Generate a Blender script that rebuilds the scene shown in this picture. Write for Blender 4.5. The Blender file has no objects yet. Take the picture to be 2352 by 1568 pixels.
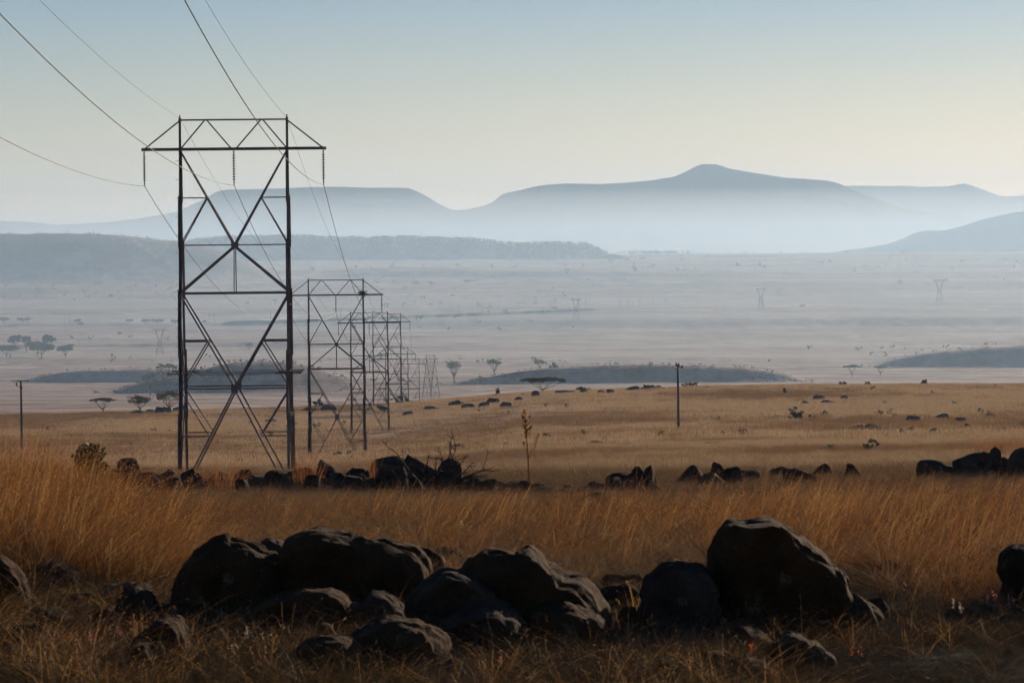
import bpy, bmesh, math, random
import numpy as np
from mathutils import Vector, Matrix

random.seed(7); rng = np.random.default_rng(7)
scene = bpy.context.scene
R = math.radians
pi = math.pi

# ------------------------------------------------------------------ camera
F = 8937.0                 # focal length in pixels of a 2352 x 1568 picture
CU, CV, HV = 1176.0, 784.0, 560.0
PITCH = math.atan((CV - HV) / F)
ROLL = R(0.55)
cam_d = bpy.data.cameras.new('camera'); cam = bpy.data.objects.new('camera', cam_d)
scene.collection.objects.link(cam); scene.camera = cam
cam_d.sensor_width = 36.0; cam_d.lens = 36.0 * F / 2352.0
cam_d.clip_start = 0.5; cam_d.clip_end = 60000
cam_d.dof.use_dof = True; cam_d.dof.focus_distance = 190.0; cam_d.dof.aperture_fstop = 14.0
_fw = Vector((0, math.cos(PITCH), -math.sin(PITCH)))
_up0 = Vector((0, math.sin(PITCH), math.cos(PITCH)))
_rt0 = Vector((1, 0, 0))
_rt = _rt0 * math.cos(ROLL) - _up0 * math.sin(ROLL)
_up = _rt0 * math.sin(ROLL) + _up0 * math.cos(ROLL)
cam.matrix_world = Matrix((( _rt.x, _up.x, -_fw.x, 0), (_rt.y, _up.y, -_fw.y, 0), (_rt.z, _up.z, -_fw.z, 0), (0, 0, 0, 1)))
RT, UP, FW = (np.array(v) for v in (_rt, _up, _fw))

def P(u, v, D):
    """point of the place seen at (u, v) at depth D metres"""
    u = np.asarray(u, float); v = np.asarray(v, float); D = np.asarray(D, float)
    a = ((u - CU) / F * D)[..., None]; b = (-(v - CV) / F * D)[..., None]
    return a * RT + b * UP + D[..., None] * FW

# ------------------------------------------------------------------ sky, sun, exposure
SUN_AZ, SUN_EL = R(25), R(13)          # azimuth right of the view direction
SUN = Vector((math.sin(SUN_AZ) * math.cos(SUN_EL), math.cos(SUN_AZ) * math.cos(SUN_EL), math.sin(SUN_EL)))
world = bpy.data.worlds.new('World'); scene.world = world; world.use_nodes = True
wt = world.node_tree; wt.nodes.clear()
wo = wt.nodes.new('ShaderNodeOutputWorld'); bg = wt.nodes.new('ShaderNodeBackground')
sky = wt.nodes.new('ShaderNodeTexSky'); sky.sky_type = 'NISHITA'; sky.sun_disc = False
sky.sun_elevation = SUN_EL; sky.sun_rotation = SUN_AZ
sky.altitude = 1200; sky.air_density = 1.0; sky.dust_density = 0.5; sky.ozone_density = 3.0
bg.inputs['Strength'].default_value = 0.071
_g = wt.nodes.new('ShaderNodeTexCoord'); _sx = wt.nodes.new('ShaderNodeSeparateXYZ'); _rp = wt.nodes.new('ShaderNodeValToRGB'); _mx = wt.nodes.new('ShaderNodeMix')
_mx.data_type = 'RGBA'; _mx.blend_type = 'MULTIPLY'; _mx.inputs['Factor'].default_value = 1.0
wt.links.new(_g.outputs['Generated'], _sx.inputs[0]); wt.links.new(_sx.outputs['Z'], _rp.inputs['Fac'])
_e = _rp.color_ramp.elements; _e[0].position = 0.005; _e[0].color = (1.24, 0.88, 0.54, 1); _e[1].position = 0.085; _e[1].color = (0.31, 0.50, 0.79, 1)
wt.links.new(sky.outputs[0], _mx.inputs[6]); wt.links.new(_rp.outputs[0], _mx.inputs[7]); wt.links.new(_mx.outputs[2], bg.inputs['Color']); wt.links.new(bg.outputs[0], wo.inputs['Surface'])
sun_d = bpy.data.lights.new('sun', 'SUN'); sun_d.energy = 4.8; sun_d.angle = R(0.5); sun_d.color = (1.0, 0.84, 0.64)
sun = bpy.data.objects.new('sun', sun_d); scene.collection.objects.link(sun)
sun.rotation_euler = SUN.to_track_quat('Z', 'Y').to_euler()
vs = scene.view_settings; vs.view_transform = 'Standard'; vs.look = 'None'; vs.gamma = 1.0; vs.use_curve_mapping = False
vs.exposure = 0.2
cy = scene.cycles
cy.use_denoising = True
cy.max_bounces = 4; cy.diffuse_bounces = 2; cy.glossy_bounces = 2; cy.transmission_bounces = 3; cy.volume_bounces = 0; cy.transparent_max_bounces = 8
cy.use_adaptive_sampling = True; cy.adaptive_threshold = 0.05; cy.adaptive_min_samples = 20

# ------------------------------------------------------------------ helpers
COL = scene.collection
def link(o, parent=None):
    COL.objects.link(o)
    if parent is not None: o.parent = parent
    return o
def tag(o, label=None, cat=None, group=None, kind=None):
    if label: o['label'] = label
    if cat: o['category'] = cat
    if group: o['group'] = group
    if kind: o['kind'] = kind
    return o
def empty(name, loc=(0, 0, 0), rz=0.0):
    o = bpy.data.objects.new(name, None); o.location = Vector(loc); o.rotation_euler = (0, 0, rz); o.empty_display_size = 0.2
    return link(o)
def mesh_np(name, V, Fc, mat=None, smooth=False):
    """V (n,3); Fc list of faces or int array (m,3|4)"""
    me = bpy.data.meshes.new(name)
    V = np.asarray(V, np.float32)
    if isinstance(Fc, np.ndarray):
        k = Fc.shape[1]; m = len(Fc)
        me.vertices.add(len(V)); me.vertices.foreach_set('co', V.ravel())
        me.loops.add(m * k); me.loops.foreach_set('vertex_index', Fc.astype(np.int32).ravel())
        me.polygons.add(m); me.polygons.foreach_set('loop_start', np.arange(0, m * k, k, dtype=np.int32))
        me.update(calc_edges=True)
    else:
        me.from_pydata([tuple(map(float, p)) for p in V], [], Fc); me.update()
    if smooth: me.polygons.foreach_set('use_smooth', np.ones(len(me.polygons), bool))
    if mat: me.materials.append(mat)
    return me
def obj(name, me, parent=None):
    return link(bpy.data.objects.new(name, me), parent)
class MB:
    """collects shapes; build() makes one mesh object"""
    def __init__(s): s.v = []; s.f = []
    def add(s, V, Fc):
        o = len(s.v); s.v += [tuple(p) for p in V]; s.f += [tuple(i + o for i in q) for q in Fc]
    def bar(s, p, q, w, h=None, prof='box', ref=(0, 0, 1)):
        p, q = Vector(p), Vector(q); h = h or w; d = (q - p).normalized(); r = Vector(ref)
        if abs(d.dot(r)) > 0.95: r = Vector((0, 1, 0))
        x = d.cross(r).normalized(); y = x.cross(d).normalized()
        if prof == 'L':
            t = 0.22; pr = [(-.5, -.5), (.5, -.5), (.5, -.5 + t), (-.5 + t, -.5 + t), (-.5 + t, .5), (-.5, .5)]
        else:
            pr = [(-.5, -.5), (.5, -.5), (.5, .5), (-.5, .5)]
        n = len(pr); V = [c + x * a * w + y * b * h for c in (p, q) for a, b in pr]
        Fc = [(i, (i + 1) % n, n + (i + 1) % n, n + i) for i in range(n)] + [tuple(range(n - 1, -1, -1)), tuple(range(n, 2 * n))]
        s.add(V, Fc); return s
    def tube(s, pts, rad, n=6):
        pts = [Vector(p) for p in pts]; rad = rad if hasattr(rad, '__len__') else [rad] * len(pts)
        V = []; m = len(pts)
        for i, c in enumerate(pts):
            d = (pts[min(i + 1, m - 1)] - pts[max(i - 1, 0)]).normalized()
            r = Vector((0, 0, 1)) if abs(d.z) < .9 else Vector((1, 0, 0))
            x = d.cross(r).normalized(); y = x.cross(d)
            V += [c + (x * math.cos(2 * pi * k / n) + y * math.sin(2 * pi * k / n)) * rad[i] for k in range(n)]
        Fc = [(i * n + k, i * n + (k + 1) % n, (i + 1) * n + (k + 1) % n, (i + 1) * n + k) for i in range(m - 1) for k in range(n)]
        Fc += [tuple(range(n - 1, -1, -1)), tuple(range((m - 1) * n, m * n))]
        s.add(V, Fc); return s
    def lathe(s, prof, c=(0, 0, 0), n=8):
        V = [(c[0] + r * math.cos(2 * pi * k / n), c[1] + r * math.sin(2 * pi * k / n), c[2] + z) for r, z in prof for k in range(n)]
        m = len(prof)
        Fc = [(i * n + k, i * n + (k + 1) % n, (i + 1) * n + (k + 1) % n, (i + 1) * n + k) for i in range(m - 1) for k in range(n)]
        Fc += [tuple(range(n - 1, -1, -1)), tuple(range((m - 1) * n, m * n))]
        s.add(V, Fc); return s
    def box(s, c, sx, sy, sz):
        return s.bar((c[0], c[1], c[2] - sz / 2), (c[0], c[1], c[2] + sz / 2), sx, sy)
    def mesh(s, name, mat, smooth=False): return mesh_np(name, s.v, s.f, mat, smooth)
    def build(s, name, mat, parent=None, smooth=False): return obj(name, s.mesh(name, mat, smooth), parent)

# ---- value noise
_perm = rng.random((257, 257)); _perm[256] = _perm[0]; _perm[:, 256] = _perm[:, 0]
def vnoise(x, y):
    x = np.asarray(x, float); y = np.asarray(y, float)
    xi = np.floor(x).astype(int); yi = np.floor(y).astype(int); fx = x - xi; fy = y - yi
    fx = fx * fx * (3 - 2 * fx); fy = fy * fy * (3 - 2 * fy); xi &= 255; yi &= 255
    a = _perm[xi, yi]; b = _perm[xi + 1, yi]; c = _perm[xi, yi + 1]; d = _perm[xi + 1, yi + 1]
    return (a + (b - a) * fx) * (1 - fy) + (c + (d - c) * fx) * fy
def fbm(x, y, o=4):
    s = 0; a = .5
    for i in range(o): s = s + a * (vnoise(x * 2 ** i + 17.3 * i, y * 2 ** i + 9.1 * i) - .5); a *= .5
    return s
def sstep(x): x = np.clip(x, 0, 1); return x * x * (3 - 2 * x)

# ------------------------------------------------------------------ materials
def mat_nodes(name):
    m = bpy.data.materials.new(name); m.use_nodes = True; nt = m.node_tree
    return m, nt, nt.nodes['Principled BSDF'], nt.nodes['Material Output']
def node(nt, typ, **kw):
    n = nt.nodes.new(typ)
    for k, v in kw.items(): setattr(n, k, v)
    return n
def noise_ramp(nt, scale, stops, detail=5, rough=.6, coord='Object', vec=None):
    tc = node(nt, 'ShaderNodeTexCoord'); n = node(nt, 'ShaderNodeTexNoise'); r = node(nt, 'ShaderNodeValToRGB')
    n.inputs['Scale'].default_value = scale; n.inputs['Detail'].default_value = detail; n.inputs['Roughness'].default_value = rough
    nt.links.new(vec if vec else tc.outputs[coord], n.inputs['Vector']); nt.links.new(n.outputs['Fac'], r.inputs['Fac'])
    e = r.color_ramp.elements
    while len(e) < len(stops): e.new(.5)
    for i, (p, c) in enumerate(stops): e[i].position = p; e[i].color = (*c, 1)
    return n, r
def solid(name, c1, c2, scale=3.0, rough=.8, metal=0.0, bump=0.0, bscale=None, spec=.3):
    m, nt, b, o = mat_nodes(name)
    n, r = noise_ramp(nt, scale, [(.3, c1), (.7, c2)])
    nt.links.new(r.outputs[0], b.inputs['Base Color'])
    b.inputs['Roughness'].default_value = rough; b.inputs['Metallic'].default_value = metal
    b.inputs['Specular IOR Level'].default_value = spec
    if bump:
        bn = node(nt, 'ShaderNodeBump'); bn.inputs['Strength'].default_value = bump; bn.inputs['Distance'].default_value = .05
        n2 = node(nt, 'ShaderNodeTexNoise'); n2.inputs['Scale'].default_value = bscale or scale * 4; n2.inputs['Detail'].default_value = 8
        tc = node(nt, 'ShaderNodeTexCoord'); nt.links.new(tc.outputs['Object'], n2.inputs['Vector'])
        nt.links.new(n2.outputs['Fac'], bn.inputs['Height']); nt.links.new(bn.outputs[0], b.inputs['Normal'])
    return m
def leafy(name, cols, trans=.5, tmul=1.3, rough=.7, per_instance=True):
    """thin plant matter: diffuse + translucent, colour varied per blade and per clump"""
    m, nt, b, o = mat_nodes(name); nt.nodes.remove(b)
    at = node(nt, 'ShaderNodeAttribute', attribute_name='tint'); oi = node(nt, 'ShaderNodeObjectInfo')
    ad = node(nt, 'ShaderNodeMath', operation='ADD'); mu = node(nt, 'ShaderNodeMath', operation='MULTIPLY'); mu.inputs[1].default_value = .45 if per_instance else 0
    fr = node(nt, 'ShaderNodeMath', operation='FRACT')
    nt.links.new(oi.outputs['Random'], mu.inputs[0]); nt.links.new(mu.outputs[0], ad.inputs[0]); nt.links.new(at.outputs['Fac'], ad.inputs[1]); nt.links.new(ad.outputs[0], fr.inputs[0])
    r = node(nt, 'ShaderNodeValToRGB'); e = r.color_ramp.elements
    while len(e) < len(cols): e.new(.5)
    for i, c in enumerate(cols): e[i].position = i / (len(cols) - 1); e[i].color = (*c, 1)
    nt.links.new(fr.outputs[0], r.inputs['Fac'])
    d = node(nt, 'ShaderNodeBsdfDiffuse'); t = node(nt, 'ShaderNodeBsdfTranslucent'); g = node(nt, 'ShaderNodeBsdfGlossy'); g.inputs['Roughness'].default_value = .45
    x1 = node(nt, 'ShaderNodeMixShader'); x1.inputs[0].default_value = trans; x2 = node(nt, 'ShaderNodeMixShader'); x2.inputs[0].default_value = .03
    nt.links.new(r.outputs[0], d.inputs['Color'])
    ml = node(nt, 'ShaderNodeMix', data_type='RGBA', blend_type='MULTIPLY'); ml.inputs['Factor'].default_value = 1
    nt.links.new(r.outputs[0], ml.inputs[6]); ml.inputs[7].default_value = (tmul, tmul * .92, tmul * .8, 1)
    nt.links.new(ml.outputs[2], t.inputs['Color'])
    nt.links.new(d.outputs[0], x1.inputs[1]); nt.links.new(t.outputs[0], x1.inputs[2]); nt.links.new(x1.outputs[0], x2.inputs[1]); nt.links.new(g.outputs[0], x2.inputs[2])
    nt.links.new(x2.outputs[0], o.inputs['Surface'])
    return m

M = {}
M['steel'] = solid('weathered_steel', (.085, .068, .06), (.19, .155, .135), 1.3, .5, .4)
M['wire'] = solid('aluminium_cable', (.09, .075, .06), (.14, .12, .10), 2.0, .65, .2)
M['insulator'] = solid('porcelain', (.035, .024, .02), (.06, .04, .035), 5, .6, 0, 0, None, .12)
M['plate'] = solid('number_plate_paint', (.45, .38, .22), (.6, .5, .3), 6, .4)
M['pole'] = solid('grey_timber', (.085, .075, .07), (.15, .13, .12), 2, .9)
def rock_mat(name, c1, c2, lich, sc):
    m = solid(name, c1, c2, sc, .95, 0, 1.0, sc * 3.2, .04); nt = m.node_tree; b = nt.nodes['Principled BSDF']; L = nt.links.new
    src = b.inputs['Base Color'].links[0].from_socket
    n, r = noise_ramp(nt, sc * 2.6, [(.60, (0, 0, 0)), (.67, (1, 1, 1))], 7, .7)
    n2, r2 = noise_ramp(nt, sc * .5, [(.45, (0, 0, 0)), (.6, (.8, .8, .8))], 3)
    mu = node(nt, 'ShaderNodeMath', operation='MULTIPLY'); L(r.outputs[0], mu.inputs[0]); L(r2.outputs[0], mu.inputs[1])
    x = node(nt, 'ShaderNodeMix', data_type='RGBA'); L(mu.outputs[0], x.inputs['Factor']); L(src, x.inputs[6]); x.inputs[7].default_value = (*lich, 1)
    vo = node(nt, 'ShaderNodeTexVoronoi', feature='DISTANCE_TO_EDGE'); vo.inputs['Scale'].default_value = sc * .9; tc = node(nt, 'ShaderNodeTexCoord')
    dn = node(nt, 'ShaderNodeTexNoise'); dn.inputs['Scale'].default_value = sc; L(tc.outputs['Object'], dn.inputs['Vector'])
    va = node(nt, 'ShaderNodeVectorMath', operation='MULTIPLY_ADD'); va.inputs[1].default_value = (.35, .35, .35); L(dn.outputs['Color'], va.inputs[0]); L(tc.outputs['Object'], va.inputs[2]); L(va.outputs[0], vo.inputs['Vector'])
    cr = node(nt, 'ShaderNodeValToRGB'); cr.color_ramp.elements[0].position = 0; cr.color_ramp.elements[1].position = .035; L(vo.outputs[0], cr.inputs['Fac'])
    bn0 = b.inputs['Normal'].links[0].from_node; bn = node(nt, 'ShaderNodeBump'); bn.inputs['Strength'].default_value = .3; bn.inputs['Distance'].default_value = .02
    L(cr.outputs[0], bn.inputs['Height']); L(bn0.outputs[0], bn.inputs['Normal']); L(bn.outputs[0], b.inputs['Normal'])
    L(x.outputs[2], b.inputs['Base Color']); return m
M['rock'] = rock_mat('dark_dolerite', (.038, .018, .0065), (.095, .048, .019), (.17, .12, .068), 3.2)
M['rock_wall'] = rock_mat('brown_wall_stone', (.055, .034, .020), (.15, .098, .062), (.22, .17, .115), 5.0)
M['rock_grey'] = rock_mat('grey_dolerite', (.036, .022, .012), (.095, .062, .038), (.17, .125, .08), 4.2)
M['rock_far'] = solid('sunbaked_rock', (.07, .056, .046), (.15, .12, .098), 1.5, .95, 0, .8, 3, .04)
M['bark'] = solid('acacia_bark', (.05, .04, .032), (.11, .09, .07), 3, .9)
M['twig'] = solid('dry_twig', (.03, .02, .014), (.06, .042, .03), 6, .9)
M['leaf_acacia'] = leafy('acacia_leaf', [(.05, .06, .03), (.075, .08, .04), (.10, .09, .05)], .35, 1.0)
M['leaf_green'] = leafy('shrub_leaf', [(.028, .038, .014), (.05, .062, .02), (.08, .085, .03)], .4, 1.1)
M['leaf_dark'] = leafy('dark_leaf', [(.025, .03, .02), (.04, .045, .028), (.06, .06, .035)], .3, 1.0)
M['grass_near'] = leafy('red_oat_grass', [(.075, .027, .005), (.11, .040, .008), (.16, .062, .013), (.25, .125, .038), (.10, .055, .014), (.14, .046, .009), (.17, .12, .07), (.22, .16, .085)], .55, 1.25)
M['grass_pale'] = leafy('pale_dry_grass', [(.14, .09, .042), (.21, .14, .068), (.30, .21, .115), (.18, .10, .042), (.12, .085, .04)], .55, 1.2)
M['grass_plain'] = leafy('plain_grass', [(.20, .142, .083), (.29, .212, .132), (.40, .305, .205), (.235, .155, .09)], .55, 1.2)
M['grass_plain2'] = leafy('plain_grass_russet', [(.12, .068, .032), (.17, .10, .05), (.22, .14, .075), (.14, .09, .05)], .5, 1.15)
M['grass_green'] = leafy('shade_dark_grass', [(.018, .017, .005), (.032, .028, .007), (.065, .045, .014), (.045, .02, .006), (.13, .09, .04)], .5, 1.3)  # green-brown blades, colour darkened to stand in for the boulders' shadow
M['grass_thatch'] = leafy('thatch_grass', [(.17, .07, .03), (.26, .11, .045), (.34, .16, .065)], .5, 1.25)
M['straw'] = leafy('straw_stem', [(.28, .15, .045), (.40, .22, .07), (.5, .3, .11)], .5, 1.3)
M['flower_pink'] = leafy('pink_seed_plume', [(.65, .25, .18), (.75, .36, .27), (.6, .2, .12)], .55, 1.25)
M['flower_white'] = leafy('white_seed_plume', [(.6, .5, .36), (.75, .66, .5), (.5, .42, .28)], .55, 1.2)
M['flower_red'] = leafy('red_bloom', [(.75, .13, .05), (.8, .2, .08)], .5, 1.2)
M['whitewash'] = solid('whitewashed_wall', (.6, .58, .54), (.75, .73, .7), 2, .8)
M['tin_roof'] = solid('tin_roof', (.3, .3, .3), (.45, .44, .43), 2, .5, .5)

# ground: straw veld, bush, bare soil, moss
def ground_material():
    m, nt, b, o = mat_nodes('veld_ground'); L = nt.links.new
    tc = node(nt, 'ShaderNodeTexCoord')
    def nz(scale, det, sx=1, sy=1):
        mp = node(nt, 'ShaderNodeMapping'); mp.inputs['Scale'].default_value = (sx, sy, 1); L(tc.outputs['Object'], mp.inputs['Vector'])
        n = node(nt, 'ShaderNodeTexNoise'); n.inputs['Scale'].default_value = scale; n.inputs['Detail'].default_value = det; n.inputs['Roughness'].default_value = .62
        L(mp.outputs[0], n.inputs['Vector']); return n
    def ramp(n, stops):
        r = node(nt, 'ShaderNodeValToRGB'); e = r.color_ramp.elements
        while len(e) < len(stops): e.new(.5)
        for i, (p, c) in enumerate(stops): e[i].position = p; e[i].color = (*c, 1)
        L(n.outputs['Fac'], r.inputs['Fac']); return r
    def mix(f, a, c, bt='MIX'):
        x = node(nt, 'ShaderNodeMix', data_type='RGBA', blend_type=bt)
        if isinstance(f, float): x.inputs['Factor'].default_value = f
        else: L(f, x.inputs['Factor'])
        L(a, x.inputs[6]); L(c, x.inputs[7]); return x.outputs[2]
    n1 = nz(.006, 8); straw = ramp(n1, [(.38, (.17, .088, .066)), (.5, (.33, .20, .15)), (.60, (.56, .40, .29))])
    n2 = nz(.05, 8, 1, .5); st2 = ramp(n2, [(.36, (.10, .058, .044)), (.5, (.33, .20, .145)), (.64, (.57, .41, .30))])
    base = mix(.55, straw.outputs[0], st2.outputs[0])
    n5 = nz(.011, 6, .4, 1.0); scr = ramp(n5, [(.56, (0, 0, 0)), (.68, (1, 1, 1))])
    n6 = nz(.12, 4); scr2 = ramp(n6, [(.45, (0, 0, 0)), (.6, (1, 1, 1))])
    sm = node(nt, 'ShaderNodeMath', operation='MULTIPLY'); L(scr.outputs[0], sm.inputs[0]); L(scr2.outputs[0], sm.inputs[1])
    av = node(nt, 'ShaderNodeAttribute', attribute_name='veg'); mx = node(nt, 'ShaderNodeMath', operation='MAXIMUM')
    sm2 = node(nt, 'ShaderNodeMath', operation='MULTIPLY'); L(sm.outputs[0], sm2.inputs[0]); sm2.inputs[1].default_value = .8
    L(av.outputs['Fac'], mx.inputs[0]); L(sm2.outputs[0], mx.inputs[1])
    bush = ramp(nz(.03, 6), [(.3, (.045, .05, .035)), (.7, (.085, .085, .055))])
    c = mix(mx.outputs[0], base, bush.outputs[0])
    pale = node(nt, 'ShaderNodeAttribute', attribute_name='pale'); pc = ramp(nz(.04, 6), [(.3, (.52, .43, .32)), (.7, (.66, .56, .44))])
    c = mix(pale.outputs['Fac'], c, pc.outputs[0])
    near = node(nt, 'ShaderNodeAttribute', attribute_name='near'); soil = ramp(nz(2.2, 8), [(.3, (.010, .006, .003)), (.55, (.022, .013, .0065)), (.75, (.045, .029, .015))])  # near soil, its brown deepened to paint in shade between the boulders
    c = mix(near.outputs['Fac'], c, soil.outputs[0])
    moss = node(nt, 'ShaderNodeAttribute', attribute_name='moss'); mc = ramp(nz(5.0, 6), [(.35, (.016, .015, .005)), (.65, (.045, .038, .012))])
    c = mix(moss.outputs['Fac'], c, mc.outputs[0])
    L(c, b.inputs['Base Color']); b.inputs['Roughness'].default_value = .95; b.inputs['Specular IOR Level'].default_value = .1
    bn = node(nt, 'ShaderNodeBump'); bn.inputs['Strength'].default_value = .5; bn.inputs['Distance'].default_value = 1.2
    L(nz(.25, 8).outputs['Fac'], bn.inputs['Height']); L(bn.outputs[0], b.inputs['Normal'])
    return m
M['ground'] = ground_material()
M['hill'] = solid('bushy_hill', (.05, .05, .035), (.12, .10, .07), .01, .95, 0, 0)
M['mountain'] = solid('mountain_slope', (.06, .055, .04), (.13, .11, .08), .004, .95, 0, 0)

# ------------------------------------------------------------------ terrain
UC = [-2400, 0, 300, 540, 880, 1200, 1700, 2352, 4750]
DN = [3, 4, 6, 10, 14, 18, 20, 22, 26, 30, 36, 42, 48]
hN = [2.15, 2.15, 2.17, 2.17, 2.18, 2.2, 2.24, 2.27, 2.33, 2.42, 2.6, 2.82, 3.09]
DM_ = [60, 90, 130, 200, 300, 430, 520, 640, 760, 830, 900, 1000, 1150, 1300, 1700, 2000]
VM = [[1125, 1115, 1110, 1105, 1085, 1040, 1015, 990, 965, 966, 968, 965, 955, 940, 912, 890],
      [1120, 1112, 1108, 1103, 1080, 1037, 1012, 984, 957, 957, 957, 952, 938, 925, 911, 888],
      [1119, 1111, 1107, 1102, 1078, 1038, 1014, 984, 949, 950, 951, 948, 937, 925, 909, 885],
      [1118, 1110, 1105, 1100, 1075, 1040, 1018, 985, 940, 942, 946, 945, 935, 925, 902, 882],
      [1114, 1104, 1094, 1080, 1062, 1040, 1018, 975, 930, 940, 952, 968, 967, 950, 905, 880],
      [1112, 1098, 1082, 1060, 1030, 990, 965, 930, 901, 912, 925, 935, 930, 918, 890, 878],
      [1106, 1090, 1070, 1045, 1015, 985, 958, 918, 885, 895, 905, 912, 908, 900, 885, 875],
      [1098, 1078, 1058, 1035, 1005, 975, 950, 913, 881, 890, 898, 903, 900, 895, 881, 869],
      [1098, 1078, 1058, 1035, 1005, 975, 950, 913, 881, 890, 898, 903, 900, 895, 881, 869]]
DFAR = [2500, 3200, 4000, 4500, 5500, 6500, 7200, 8000, 9500, 11000, 14000, 20000]
VFAR = [851, 805, 768, 748, 692, 643, 620, 603, 581, 592, 600, 603]
DC = np.array(DN + DM_ + DFAR, float)
TAB = np.array([[560 + F * h / d for h, d in zip(hN, DN)] + vm + VFAR for vm in VM])
TAB[:, len(DN) + 16 + 8] += np.interp(UC, [0, 1450, 2352], [6, 2, -6])
LG = np.linspace(math.log(3), math.log(20000), 2600)
_t = np.array([np.interp(LG, np.log(DC), np.log(np.maximum(r, 1))) for r in TAB]); _t = np.exp(_t)
_k = np.exp(-.5 * (np.arange(-14, 15) / 5.5) ** 2); _k /= _k.sum()
_t = np.array([np.convolve(np.pad(r, 14, mode='edge'), _k, 'valid') for r in _t])
UF = np.arange(-2400, 4751, 10.0)
def _upchip(x, xs, ys):      # cosine interpolation between columns
    j = np.clip(np.searchsorted(xs, x) - 1, 0, len(xs) - 2); f = (x - np.array(xs)[j]) / (np.array(xs)[j + 1] - np.array(xs)[j])
    return j, f
_j, _f = _upchip(UF, UC, None)
VT = _t[_j] * (1 - _f[:, None]) + _t[_j + 1] * _f[:, None]
_k2 = np.exp(-.5 * (np.arange(-20, 21) / 8.0) ** 2); _k2 /= _k2.sum()
VT = np.apply_along_axis(lambda c: np.convolve(np.pad(c, 20, mode='edge'), _k2, 'valid'), 0, VT)
def v_plain(u, D):
    x = np.clip((np.asarray(u, float) + 2400) / 10, 0, len(UF) - 1.001); y = np.clip((np.log(D) - LG[0]) / (LG[1] - LG[0]), 0, len(LG) - 1.001)
    i = x.astype(int); j = y.astype(int); a = x - i; b = y - j
    return (VT[i, j] * (1 - a) + VT[i + 1, j] * a) * (1 - b) + (VT[i, j + 1] * (1 - a) + VT[i + 1, j + 1] * a) * b
# rises in the valley and the hills: depth of the top, outline of the top, slope of the near face, length of the far side, bushiness
RISES = [
 (4480, [(-1200, 746), (0, 741), (300, 741), (520, 742), (800, 740), (1000, 737), (1400, 733), (1700, 731), (2352, 729), (3200, 735)], 6, 900, .18),
 (6750, [(560, 650), (700, 634), (860, 623), (1000, 619), (1300, 621), (1600, 628), (1800, 637), (1960, 650), (2100, 656)], 8, 700, .25),
 (3350, [(-900, 800), (0, 792), (420, 790), (700, 786), (900, 792), (1050, 798)], 8, 500, .12),
 (2100, [(-700, 880), (-300, 893), (0, 893), (70, 872), (160, 853), (280, 849), (400, 848), (480, 852), (600, 872), (680, 884)], 19, 300, .05),
 (1780, [(215, 906), (240, 904), (300, 885), (360, 872), (420, 860), (522, 832), (618, 827), (700, 836), (780, 862), (850, 893)], 19, 260, .05),
 (1920, [(1000, 884), (1040, 880), (1100, 869), (1200, 851), (1300, 842), (1400, 838), (1560, 838), (1700, 845), (1800, 857), (1870, 876)], 20, 280, .08),
 (2650, [(1960, 850), (2010, 838), (2050, 825), (2130, 812), (2200, 805), (2352, 795), (2700, 782), (3200, 790), (3600, 840)], 19, 420, .05),
 (6600, [(-1500, 535), (0, 537), (150, 535), (290, 540), (350, 549), (420, 556), (520, 577), (600, 600), (680, 636)], 15, 900, .95),
 (8600, [(340, 590), (420, 560), (450, 551), (520, 547), (620, 545), (700, 546), (780, 551), (900, 547), (960, 548), (1050, 550), (1100, 551), (1150, 559), (1200, 564), (1260, 560), (1340, 562), (1380, 574), (1440, 590)], 17, 700, .95),
]
_k3 = np.exp(-.5 * (np.arange(-15, 16) / 5.0) ** 2); _k3 /= _k3.sum()
def terrain(u, D):
    u = np.asarray(u, float); D = np.asarray(D, float)
    v = v_plain(u, D); veg = np.zeros_like(v)
    for Dm, top, sl, wb, bush in RISES:
        tu = [p[0] for p in top]; tv = [p[1] for p in top]
        gu = np.arange(tu[0] - 60, tu[-1] + 61, 4.0); gv = np.interp(gu, tu, tv); gv = np.convolve(np.pad(gv, 15, mode='edge'), _k3, 'valid')
        base = v_plain(u, np.full_like(D, Dm)); vt = np.interp(u, gu, gv) + 3.4 * fbm(u * .03 + Dm, np.full_like(u, Dm * .01), 4)
        edge = sstep((u - tu[0]) / max(40, min(90, .15 * (tu[-1] - tu[0])))) * sstep((tu[-1] - u) / max(40, .08 * (tu[-1] - tu[0])))
        hp = np.maximum(base - vt, 0) * edge
        wf = np.maximum(hp * Dm / F / math.tan(R(sl)) * 1.5, 4.0)
        s = (D - Dm); sh = np.where(s < 0, sstep(1 + s / wf), sstep(1 - s / wb))
        nv = base * 0 + v - hp * sh
        veg = np.maximum(veg, bush * sstep(sh * 2.5) * sstep(hp / 6)); v = nv
    return v, veg
rows = [3.0]
while rows[-1] < 60: rows.append(rows[-1] * 1.03)
while rows[-1] < 820: rows.append(rows[-1] * 1.011)
while rows[-1] < 15000: rows.append(rows[-1] * 1.011)
rows = np.array(rows)
for Dm, top, sl, wb, b_ in RISES:
    hm = max(0, float(np.max(v_plain(np.array([p[0] for p in top], float), np.full(len(top), Dm)) - np.array([p[1] for p in top])))) * Dm / F
    w = hm / math.tan(R(sl)) * 1.5
    rows = np.concatenate([rows, np.linspace(Dm - w, Dm + w * .25, 22)])
rows = np.sort(rows)
cols = np.concatenate([np.linspace(-2400, -150, 46)[:-1], np.arange(-150, 2503, 6.0), np.linspace(2510, 4750, 46)])
UU, DD = np.meshgrid(cols, rows)
VV, VEG = terrain(UU, DD)
G = P(UU, VV, DD)
X, Y = G[..., 0], G[..., 1]
rough = .05 * fbm(X * .9, Y * .9) * np.clip(DD / 20, .6, 1)
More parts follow.
